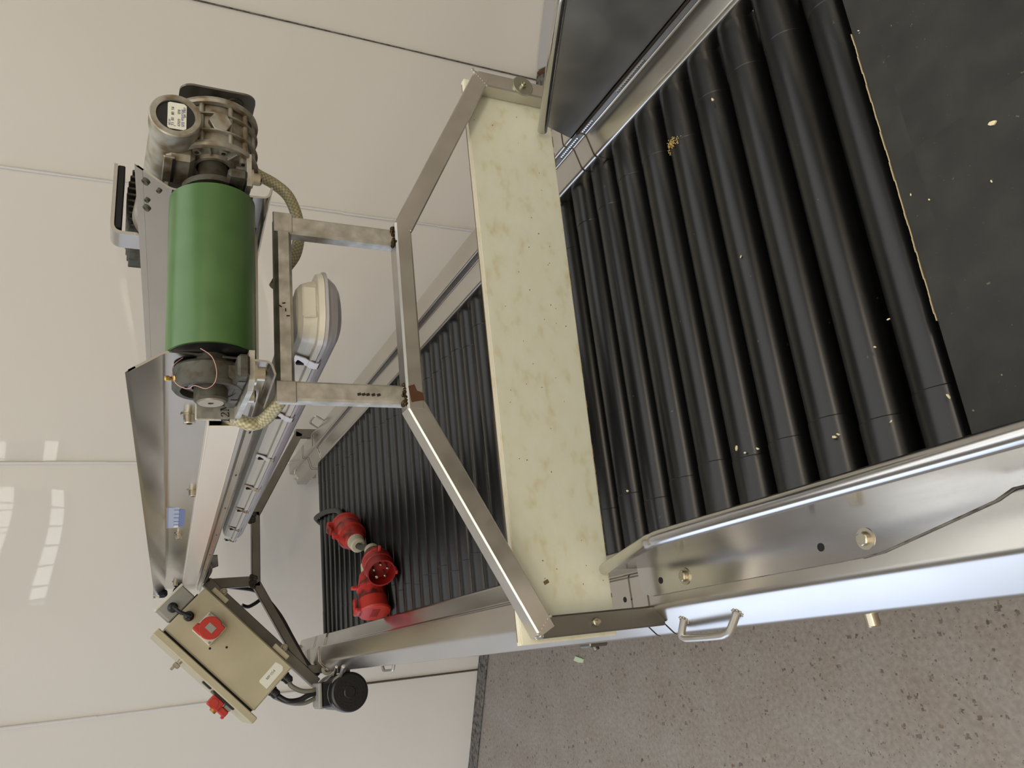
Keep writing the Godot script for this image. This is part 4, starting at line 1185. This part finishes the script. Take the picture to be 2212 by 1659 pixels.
func build_control() -> void:
	# local axes of the box: e1 runs down the bar, e2 out to the lid, e3 towards the viewer
	var A := Vector3(0.426, -0.392, -4.05)
	var e1 := Vector3(-0.7145, -0.700, 0).normalized()
	var e2 := Vector3(-0.700, 0.7145, 0).normalized()
	var e3 := Vector3.BACK
	var bs := Basis(e1, e2, e3)
	var P := func(a: float, b: float, c: float) -> Vector3: return A + e1 * a + e2 * b + e3 * c
	var t := thing("control_box", P.call(0.28, 0.0, -0.15), "cream steel control cabinet tilted on the far frame's bar", "cabinet")
	var mb := MB.new(); mb.rbox(P.call(0.276, 0.123, -0.14), 0.552, 0.246, 0.28, bs, 0.007)
	part("body", mb, M.enclosure, t)
	mb = MB.new(); mb.rbox(P.call(0.276, 0.252, -0.14), 0.535, 0.014, 0.268, bs, 0.002)
	part("seal", mb, M.black_matt, t)
	mb = MB.new(); mb.rbox(P.call(0.2815, 0.274, -0.137), 0.600, 0.034, 0.315, bs, 0.004)
	var lid := part("lid", mb, M.enclosure, t)
	# lid furniture: key lock, dark button strip, red isolator
	mb = MB.new(); mb.cyl(P.call(0.155, 0.291, -0.03), P.call(0.155, 0.305, -0.03), 0.011, 12); mb.rbox(P.call(0.155, 0.317, -0.03), 0.03, 0.02, 0.012, bs, 0.003); mb.rbox(P.call(0.150, 0.335, -0.03), 0.012, 0.02, 0.007, bs, 0.002)
	part("key_lock", mb, M.bolt, lid)
	mb = MB.new(); mb.rbox(P.call(0.315, 0.294, -0.03), 0.05, 0.01, 0.05, bs, 0.003)
	part("button", mb, M.black, lid)
	mb = MB.new(); mb.rbox(P.call(0.415, 0.2945, -0.05), 0.125, 0.011, 0.11, bs, 0.003)
	var iso := part("isolator_plate", mb, M.black, lid)
	mb = MB.new(); mb.rbox(P.call(0.40, 0.323, -0.045), 0.062, 0.05, 0.07, bs, 0.006); mb.rbox(P.call(0.442, 0.329, -0.045), 0.06, 0.03, 0.05, bs, 0.005); mb.rbox(P.call(0.466, 0.346, -0.045), 0.012, 0.014, 0.04, bs, 0.003)
	mb.cyl(P.call(0.392, 0.33, -0.0105), P.call(0.392, 0.33, -0.006), 0.02, 20)
	part("isolator_switch", mb, M.red, iso)
	mb = MB.new(); mb.cyl(P.call(0.415, 0.346, -0.045), P.call(0.415, 0.358, -0.045), 0.016, 12)
	part("switch_stud", mb, M.brass, iso)
	mb = MB.new(); mb.rbox(P.call(0.455, 0.303, -0.045), 0.035, 0.022, 0.04, bs, 0.003)
	part("switch_bracket", mb, M.grey_plastic, iso)
	# red socket on a pale square flange
	var S: Vector3 = P.call(0.146, 0.120, 0.0)
	mb = MB.new(); mb.rbox(S + e3 * 0.007, 0.108, 0.108, 0.014, bs, 0.004)
	var sk := part("socket_flange", mb, M.flange_grey, t)
	mb = MB.new()
	for q in [[-1, -1], [-1, 1], [1, -1], [1, 1]]:
		mb.cyl(S + e1 * q[0] * 0.044 + e2 * q[1] * 0.044 + e3 * 0.014, S + e1 * q[0] * 0.044 + e2 * q[1] * 0.044 + e3 * 0.016, 0.006, 10); mb.cut()
	part("screw", mb, M.bolt, sk)
	mb = MB.new()
	mb.cyl(S + e3 * 0.012, S + e3 * 0.045, 0.046, 32, 0.044)
	mb.cyl(S + e3 * 0.045, S + e3 * 0.056, 0.051, 32, -1.0, 0.003)
	mb.rbox(S + e1 * -0.032 + e2 * 0.034 + e3 * 0.042, 0.052, 0.036, 0.026, bs.rotated(e3, 0.0), 0.006)
	mb.rbox(S + e1 * 0.034 + e2 * -0.030 + e3 * 0.050, 0.03, 0.026, 0.011, bs, 0.003)
	part("socket_cover", mb, M.red, sk)
	mb = MB.new(); mb.rbox(S + e3 * 0.0565, 0.040, 0.030, 0.001, bs * Basis(Vector3.BACK, 0.0))
	part("cover_label", mb, M.grey_plastic, sk)
	mb = MB.new()
	mb.cyl(P.call(0.21, 0.178, -0.001), P.call(0.21, 0.178, 0.0008), 0.0055, 12)
	mb.cut(); mb.cyl(P.call(0.262, 0.128, -0.001), P.call(0.262, 0.128, 0.0008), 0.0055, 12)
	part("hole", mb, M.hole, t)
	# white label
	mb = MB.new(); mb.prism([Vector2(0.052, 0.0255), Vector2(-0.052, 0.0255), Vector2(-0.058, 0.02), Vector2(-0.058, -0.0255), Vector2(0.0, -0.0255), Vector2(0.045, -0.0255), Vector2(0.058, -0.013), Vector2(0.058, 0.0)], P.call(0.502, 0.085, 0.0), -e2, -e1, e3 * 0.0012)
	var lb := part("label", mb, M.paper, t)
	lettering("lettering", "MP 054", 0.0115, P.call(0.498, 0.088, 0.0016), -e2, -e1, M.ink_grey, lb)
	# glands
	for q in [[0.035, 0.105, 0], [0, 0, 1], [0, 0, 2]]:
		mb = MB.new()
		if q[2] == 0:
			var g: Vector3 = P.call(0.039, 0.140, 0.0)
			mb.lathe(g, e3, [Vector2(0.023, 0), Vector2(0.023, 0.01), Vector2(0.019, 0.012), Vector2(0.019, 0.028), Vector2(0.011, 0.036), Vector2(0, 0.036)], 14)
		else:
			var g2: Vector3 = P.call(0.552, 0.046 if q[2] == 1 else 0.128, -0.05)
			mb.lathe(g2, e1, [Vector2(0.025, 0), Vector2(0.025, 0.012), Vector2(0.022, 0.014), Vector2(0.022, 0.036), Vector2(0.012, 0.048), Vector2(0, 0.048)], 14)
		part("gland", mb, M.cable, t)
	# hinge bars and screws on the back
	mb = MB.new()
	mb.rbox(P.call(0.075, -0.018, -0.03), 0.09, 0.026, 0.02, bs, 0.003)
	mb.cut(); mb.rbox(P.call(0.465, -0.018, -0.03), 0.09, 0.026, 0.02, bs, 0.003)
	part("lug", mb, M.enclosure, t)
	mb = MB.new()
	mb.hexhead(P.call(0.075, -0.045, -0.05), e3, 0.011, 0.012); mb.cut(); mb.hexhead(P.call(0.465, -0.045, -0.05), e3, 0.011, 0.012)
	part("bolt", mb, M.bolt, t)
	# small grey terminal box on top of the cabinet
	t = thing("junction_box", P.call(-0.042, 0.12, -0.04), "small grey junction box mounted on the control cabinet's upper end", "box")
	mb = MB.new(); mb.rbox(P.call(-0.044, 0.135, -0.05), 0.082, 0.15, 0.09, bs, 0.006)
	part("body", mb, M.grey_plastic, t)
	mb = MB.new(); mb.rbox(P.call(-0.085, 0.135, -0.05), 0.012, 0.158, 0.096, bs, 0.003)
	part("lid", mb, M.flange_grey, t)
	mb = MB.new(); mb.rbox(P.call(-0.003, 0.125, -0.05), 0.006, 0.16, 0.08, bs)
	part("gasket", mb, M.black_matt, t)
	mb = MB.new()
	var g3: Vector3 = P.call(-0.04, 0.158, -0.005)
	mb.lathe(g3, e3, [Vector2(0.023, 0), Vector2(0.023, 0.01), Vector2(0.019, 0.012), Vector2(0.019, 0.028), Vector2(0.011, 0.036), Vector2(0, 0.036)], 14)
	part("gland", mb, M.cable, t)
	mb = MB.new(); mb.tube([g3 + e3 * 0.02, g3 + e3 * 0.06 + e1 * 0.01, g3 + e1 * 0.04 + e3 * 0.07, (P.call(0.039, 0.14, 0) as Vector3) + e3 * 0.06, (P.call(0.039, 0.14, 0) as Vector3) + e3 * 0.02], 0.0085, 12, 6)
	solo("cable", g3, mb, M.cable, "short black cable joining the grey junction box to the cabinet", "cable")
	# cables round the far frame
	var Z := -4.38
	for q in [
		[[Vector3(0.50, -0.34, -4.0), Vector3(0.49, -0.39, -4.15), Vector3(0.478, -0.45, -4.33), Vector3(0.489, -0.548, Z), Vector3(0.462, -0.645, -4.42), Vector3(0.391, -0.719, -4.42), Vector3(0.293, -0.788, -4.4), Vector3(0.173, -0.846, -4.38), Vector3(0.06, -0.90, -4.35), Vector3(-0.02, -0.96, -4.33)], 0.011, M.cable_dust, "grey cable looping down behind the far frame's diagonal"],
		[[Vector3(0.36, -0.60, -4.40), Vector3(0.352, -0.638, -4.41), Vector3(0.393, -0.70, -4.41), Vector3(0.43, -0.665, -4.42), Vector3(0.45, -0.58, -4.42), Vector3(0.47, -0.46, -4.4)], 0.0095, M.cable, "black cable loop between the cabinet bar and the cross tube"],
		[[Vector3(0.507, -0.33, -3.60), Vector3(0.50, -0.37, -3.75), Vector3(0.492, -0.40, -3.95), Vector3(0.485, -0.405, -4.1), Vector3(0.47, -0.40, -4.22)], 0.010, M.cable, "black cable running along the underside beyond the strip lamp"],
		[[P.call(0.59, 0.046, -0.05), Vector3(-0.05, -0.775, -4.08), Vector3(-0.078, -0.82, -4.08), Vector3(-0.085, -0.87, -4.08), Vector3(-0.075, -0.905, -4.1)], 0.011, M.cable_grey, "upper grey cable from the cabinet's lower glands"],
		[[P.call(0.59, 0.128, -0.05), Vector3(-0.115, -0.755, -4.08), Vector3(-0.118, -0.81, -4.08), Vector3(-0.10, -0.86, -4.08), Vector3(-0.095, -0.91, -4.1)], 0.013, M.cable, "thick black cable from the cabinet's lower gland to the drive motor"],
		[[P.call(0.585, 0.14, -0.06), Vector3(-0.125, -0.77, -4.1), Vector3(-0.135, -0.83, -4.1), Vector3(-0.125, -0.875, -4.1), Vector3(-0.105, -0.93, -4.12)], 0.010, M.cable_grey, "lower grey cable from the cabinet's glands to the drive motor"],
		[[Vector3(0.22, -0.86, -4.55), Vector3(0.17, -0.89, -4.6), Vector3(0.12, -0.89, -4.62), Vector3(0.06, -0.90, -4.55), Vector3(0.03, -0.94, -4.45)], 0.008, M.cable_dust, "thin cable rising behind the rail's far end"],
		[[Vector3(-0.07, -0.95, -4.0), Vector3(-0.045, -0.955, -3.97), Vector3(-0.02, -0.985, -3.95), Vector3(0.0, -1.0, -3.93)], 0.007, M.cable_grey, "thin grey cable crossing the rail corner to the motor"]]:
		mb = MB.new(); mb.tube(q[0], q[1], 12, 6)
		solo("cable", (q[0][0] as Vector3), mb, q[2], q[3], "cable")
	# small dark bracket under the lamp's far end
	mb = MB.new(); mb.prism([Vector2(-3.62, -0.34), Vector2(-3.62, -0.395), Vector2(-3.95, -0.435), Vector2(-4.05, -0.41), Vector2(-4.05, -0.365)], Vector3(0.505, 0, 0), Vector3.BACK, Vector3.UP, Vector3(0.006, 0, 0))
	solo("bracket_plate", Vector3(0.505, -0.38, -3.8), mb, M.tube_dull, "small dark bracket plate beyond the strip lamp's far end", "bracket")

func build_drive_motor() -> void:
	var C := Vector3(-0.107, -1.02, -3.95)
	var t := thing("drive_motor", C, "black round drive motor with a vented end cover below the left rail", "motor")
	var mb := MB.new()
	mb.lathe(C, Vector3.FORWARD, [Vector2(0.0, -0.003), Vector2(0.024, -0.003), Vector2(0.026, -0.001), Vector2(0.028, 0.0), Vector2(0.078, 0.0), Vector2(0.086, 0.004), Vector2(0.0895, 0.012), Vector2(0.0895, 0.065)], 44)
	var cowl := part("end_cover", mb, M.black_motor, t)
	mb = MB.new()
	for ring in [[0.036, 10], [0.049, 14], [0.063, 18]]:
		for k in ring[1]:
			if (k + int(ring[1])) % 5 == 4: continue
			var a: float = TAU * k / ring[1]
			mb.rbox(C + Vector3(cos(a), sin(a), 0) * ring[0] + Vector3(0, 0, 0.0004), 0.006, TAU * ring[0] / ring[1] * 0.62, 0.0012, Basis(Vector3.BACK, a), 0.0004)
	part("vent", mb, M.hole, cowl)
	mb = MB.new(); mb.lathe(C + Vector3(0, 0, -0.064), Vector3.FORWARD, [Vector2(0.0895, 0), Vector2(0.091, 0.002), Vector2(0.091, 0.01), Vector2(0.087, 0.012)], 44)
	part("rim", mb, M.tube_dull, t)
	mb = MB.new(); mb.lathe(C + Vector3(0, 0, -0.07), Vector3.FORWARD, [Vector2(0.083, 0), Vector2(0.083, 0.30), Vector2(0, 0.30)], 40)
	part("body", mb, M.black_motor, t)
	mb = MB.new(); mb.rbox(C + Vector3(-0.045, -0.072, -0.16), 0.05, 0.002, 0.06, Basis(Vector3.BACK, -0.55))
	part("plate", mb, M.paper, t)
	mb = MB.new(); mb.rbox(C + Vector3(0.0, 0.088, -0.14), 0.115, 0.055, 0.13, Basis(), 0.008)
	part("terminal_box", mb, M.black_motor, t)
	mb = MB.new(); mb.rbox(C + Vector3(0.0, 0.122, -0.14), 0.11, 0.016, 0.14, Basis(), 0.004)
	mb.rbox(C + Vector3(-0.05, 0.11, -0.145), 0.025, 0.03, 0.12, Basis(), 0.004)
	part("terminal_lid", mb, M.grey_plastic, t)
	mb = MB.new(); mb.rbox(C + Vector3(0.082, 0.02, -0.03), 0.05, 0.03, 0.02, Basis(Vector3.BACK, 0.2), 0.004); mb.rbox(C + Vector3(0.1, 0.02, -0.03), 0.025, 0.06, 0.02, Basis(), 0.003)
	part("foot", mb, M.black_motor, t)
	# thin rod and lug from the frame's foot to the rail
	t = thing("tie_rod", Vector3(-0.05, -0.93, -4.2), "thin steel rod and lug between the mounting bar's foot and the rail", "rod")
	mb = MB.new(); mb.tube([Vector3(-0.065, -0.945, -4.22), Vector3(-0.04, -0.97, -4.16), Vector3(0.0, -1.005, -4.08)], 0.008, 8, 4)
	part("rod", mb, M.tube, t)
	mb = MB.new(); mb.lathe(Vector3(0.005, -0.985, -4.24), Vector3(-0.3, 0.3, 0.9), [Vector2(0.012, -0.01), Vector2(0.028, -0.01), Vector2(0.03, 0), Vector2(0.028, 0.01), Vector2(0.012, 0.01), Vector2(0.012, -0.01)], 20)
	part("lug", mb, M.gland, t)

func plug(t: Node3D, face: Vector3, tail: Vector3, r: float, kind: int) -> void:
	# kind 0: connector with a closed flap, 1: plug with open collar and pins
	var d := (face - tail).normalized()
	var L := (face - tail).length()
	var side := d.cross(Vector3.UP).normalized()
	var upv := side.cross(d).normalized()
	var mb := MB.new()
	mb.lathe(tail, d, [Vector2(0.014, 0.012), Vector2(0.014, 0), Vector2(r * 0.42, 0), Vector2(r * 0.5, 0.006), Vector2(r * 0.52, L * 0.18), Vector2(r * 0.62, L * 0.24)], 22)
	part("gland_nut", mb, M.gland, t)
	mb = MB.new(); mb.cyl(tail + d * 0.008, tail + d * 0.012, 0.0145, 14)
	part("gland_hole", mb, M.hole, t)
	mb = MB.new()
	mb.lathe(tail, d, [Vector2(r * 0.55, L * 0.2), Vector2(r * 0.66, L * 0.24), Vector2(r * 0.88, L * 0.48), Vector2(r * 0.97, L * 0.5), Vector2(r * 0.97, L * 0.54), Vector2(r * 0.92, L * 0.55), Vector2(r * 0.94, L * 0.74)], 32)
	part("body", mb, M.red_dusty, t)
	if kind == 1:
		mb = MB.new()
		mb.lathe(tail, d, [Vector2(r * 0.94, L * 0.70), Vector2(r, L * 0.72), Vector2(r, L * 0.76), Vector2(r * 0.93, L * 0.77), Vector2(r * 0.93, L), Vector2(r * 0.84, L), Vector2(r * 0.82, L * 0.72), Vector2(0, L * 0.72)], 36)
		part("collar", mb, M.red_dark, t)
		mb = MB.new()
		for k in 5:
			var a := TAU * k / 5 + 0.5
			var c := face + (side * cos(a) + upv * sin(a)) * r * 0.46
			mb.cyl(c - d * L * 0.26, c - d * 0.012, 0.0052 if k else 0.007, 10, -1.0, 0.002); mb.cut()
		part("pin", mb, M.bolt, t)
		mb = MB.new(); mb.rbox(face - d * 0.02 + upv * -r * 0.98, 0.016, 0.014, 0.04, Basis(side, upv, d), 0.003); mb.cut(); mb.rbox(tail + d * L * 0.62 - side * r * 1.05, 0.03, 0.01, 0.012, Basis(side, upv, d), 0.002)
		part("key", mb, M.red, t)
	else:
		mb = MB.new()
		mb.lathe(tail, d, [Vector2(r * 0.94, L * 0.74), Vector2(r * 0.98, L * 0.93), Vector2(r * 1.04, L * 0.935), Vector2(r * 1.06, L * 0.97), Vector2(r, L), Vector2(0, L)], 36)
		mb.rbox(face - d * 0.008 + upv * r * 1.05, r * 0.8, r * 0.5, 0.016, Basis(side, upv, d), 0.004)
		part("flap", mb, M.red, t)
		mb = MB.new()
		mb.rbox(face - d * 0.03 + upv * r * 1.22, r * 0.5, 0.012, 0.06, Basis(side, upv, d), 0.003)
		mb.cut(); mb.rbox(tail + d * L * 0.5 + upv * r * 1.08, 0.02, 0.03, 0.012, Basis(side, upv, d), 0.003)
		part("catch", mb, M.red_dusty, t)
		mb = MB.new(); mb.rbox(face + d * 0.0008, r * 0.95, r * 0.5, 0.0016, Basis(side, upv, d), 0.0005)
		part("flap_label", mb, M.red_dark, t)

func build_plugs() -> void:
	var t := thing("connector", Vector3(0.53, -1.0, -3.47), "dusty red connector with its pale gland facing the viewer, farthest up the rollers", "connector")
	plug(t, Vector3(0.605, -0.935, -3.585), Vector3(0.487, -0.94, -3.395), 0.066, 0)
	t = thing("plug", Vector3(0.38, -1.0, -3.14), "red plug with five bare pins showing in its open collar", "plug")
	plug(t, Vector3(0.331, -0.932, -3.06), Vector3(0.447, -0.945, -3.225), 0.060, 1)
	t = thing("connector", Vector3(0.29, -1.0, -3.25), "dusty red connector with a closed pink flap beside the left rail", "connector")
	plug(t, Vector3(0.193, -0.938, -3.2), Vector3(0.40, -0.945, -3.285), 0.062, 0)
	var mb := MB.new(); mb.tube([Vector3(0.487, -0.94, -3.395), Vector3(0.475, -0.942, -3.36), Vector3(0.462, -0.944, -3.28), Vector3(0.447, -0.945, -3.225)], 0.0125, 12, 5)
	solo("cable", Vector3(0.47, -0.94, -3.32), mb, M.cable_dust, "short grey cable between the red connector and the pinned plug", "cable")
	mb = MB.new(); mb.tube([Vector3(0.62, -0.945, -3.62), Vector3(0.66, -0.965, -3.72), Vector3(0.725, -0.978, -3.86), Vector3(0.765, -0.985, -4.05), Vector3(0.785, -0.985, -4.22), Vector3(0.79, -0.983, -4.36), Vector3(0.786, -1.0, -4.42), Vector3(0.76, -1.05, -4.44), Vector3(0.75, -1.2, -4.45)], 0.013, 12, 6)
	solo("cable", Vector3(0.72, -0.97, -3.9), mb, M.cable_dust, "grey cable trailing from the red connector over the last roller", "cable")

func flake(q: Vector3, s: float, m: Material, label: String, group: String) -> void:
	var mb := MB.new()
	var a := rng.randf() * TAU
	var n := 7
	var poly: Array = []
	for k in n: poly.append(Vector2(cos(TAU * k / n) * s * rng.randf_range(0.6, 1.1), sin(TAU * k / n) * s * 0.45 * rng.randf_range(0.6, 1.2)))
	mb.prism(poly, q, Vector3(cos(a), 0, sin(a)), Vector3(-sin(a), 0, cos(a)), Vector3(0, s * 0.35, 0))
	solo("crumb", q, mb, m, label, "crumb", group)

func build_bits() -> void:
	# crumbs lie along the ends of the rollers
	for q in [[0.298, -1.082, 0.006, "larger pale crumb on the fifth roller from the belt, near the left rail"], [0.284, -1.064, 0.004, "smaller pale crumb on the fifth roller from the belt, near the left rail"],
			[0.283, -1.031, 0.005, "pale crumb on the fourth roller from the belt, near the left rail"], [0.257, -0.865, 0.0055, "larger pale crumb on the third roller from the belt, near the left rail"],
			[0.259, -0.856, 0.004, "smaller pale crumb on the third roller from the belt, near the left rail"], [0.257, -0.664, 0.005, "pale crumb on the first roller beside the black belt"],
			[0.251, -0.76, 0.003, "pale crumb on the second roller from the belt, near the left rail"], [0.957, -0.957, 0.0055, "pale crumb on the fourth roller from the belt, near the right rail"],
			[0.298, -1.441, 0.005, "pale crumb on the roller just beyond the cream board's left end"], [0.394, -0.72, 0.0035, "tiny crumb near the middle of the first roller from the belt"],
			[0.627, -0.974, 0.003, "tiny crumb at the middle of the fourth roller from the belt"], [0.364, -0.754, 0.003, "tiny crumb a third of the way along the second roller from the belt"]]:
		flake(Vector3(q[0], -1.0005, q[1]), q[2], M.crumb, q[3], "pale crumbs on the rollers")
	flake(Vector3(0.571, -0.9925, -0.495), 0.0065, M.crumb, "largest pale crumb on the black belt in the foreground", "")
	for q in [[0.546, -0.628, "tiny crumb beside the middle of the belt's pale cut edge"], [0.524, -0.605, "tiny crumb on the belt just beyond the one at the cut edge"], [0.837, -0.632, "tiny crumb on the belt at the far right end of the cut edge"], [0.50, -0.52, "tiny crumb on the open part of the belt, beside the largest one"]]:
		flake(Vector3(q[0], -0.9925, q[1]), 0.0022, M.crumb, q[2], "tiny crumbs on the belt")
	var mb := MB.new()
	for k in 70:
		var x := 0.948 + rng.randfn(0.0, 0.007)
		var a := clampf(0.1 + rng.randfn(0.0, 0.3), -0.5, 0.9)
		var h := 0.0405 + rng.randf() * 0.004
		var q := Vector3(x, -1.04 + h * cos(a), -1.0852 - h * sin(a))
		mb.rbox(q, rng.randf_range(0.0022, 0.0045), rng.randf_range(0.0012, 0.002), rng.randf_range(0.0014, 0.0024), Basis.from_euler(Vector3(rng.randf() * 3, rng.randf() * 3, rng.randf() * 3)), 0.0006)
	solo("seed_clump", Vector3(0.952, -1.0, -1.1), mb, M.seed, "clump of straw-coloured seed stuck on a roller near the right rail", "seed", "", "stuff")
	mb = MB.new(); mb.prism([Vector2(-0.012, -0.05), Vector2(0.014, -0.03), Vector2(0.012, 0.05), Vector2(-0.008, 0.045), Vector2(-0.014, 0.0)], Vector3(-0.096, FLOOR + 0.001, -4.1), Vector3(1, 0, 0.2), Vector3(-0.2, 0, 1), Vector3(0, 0.006, 0))
	solo("plastic_scrap", Vector3(-0.096, FLOOR, -4.1), mb, M.chip, "pale green scrap of plastic lying on the concrete floor", "scrap")
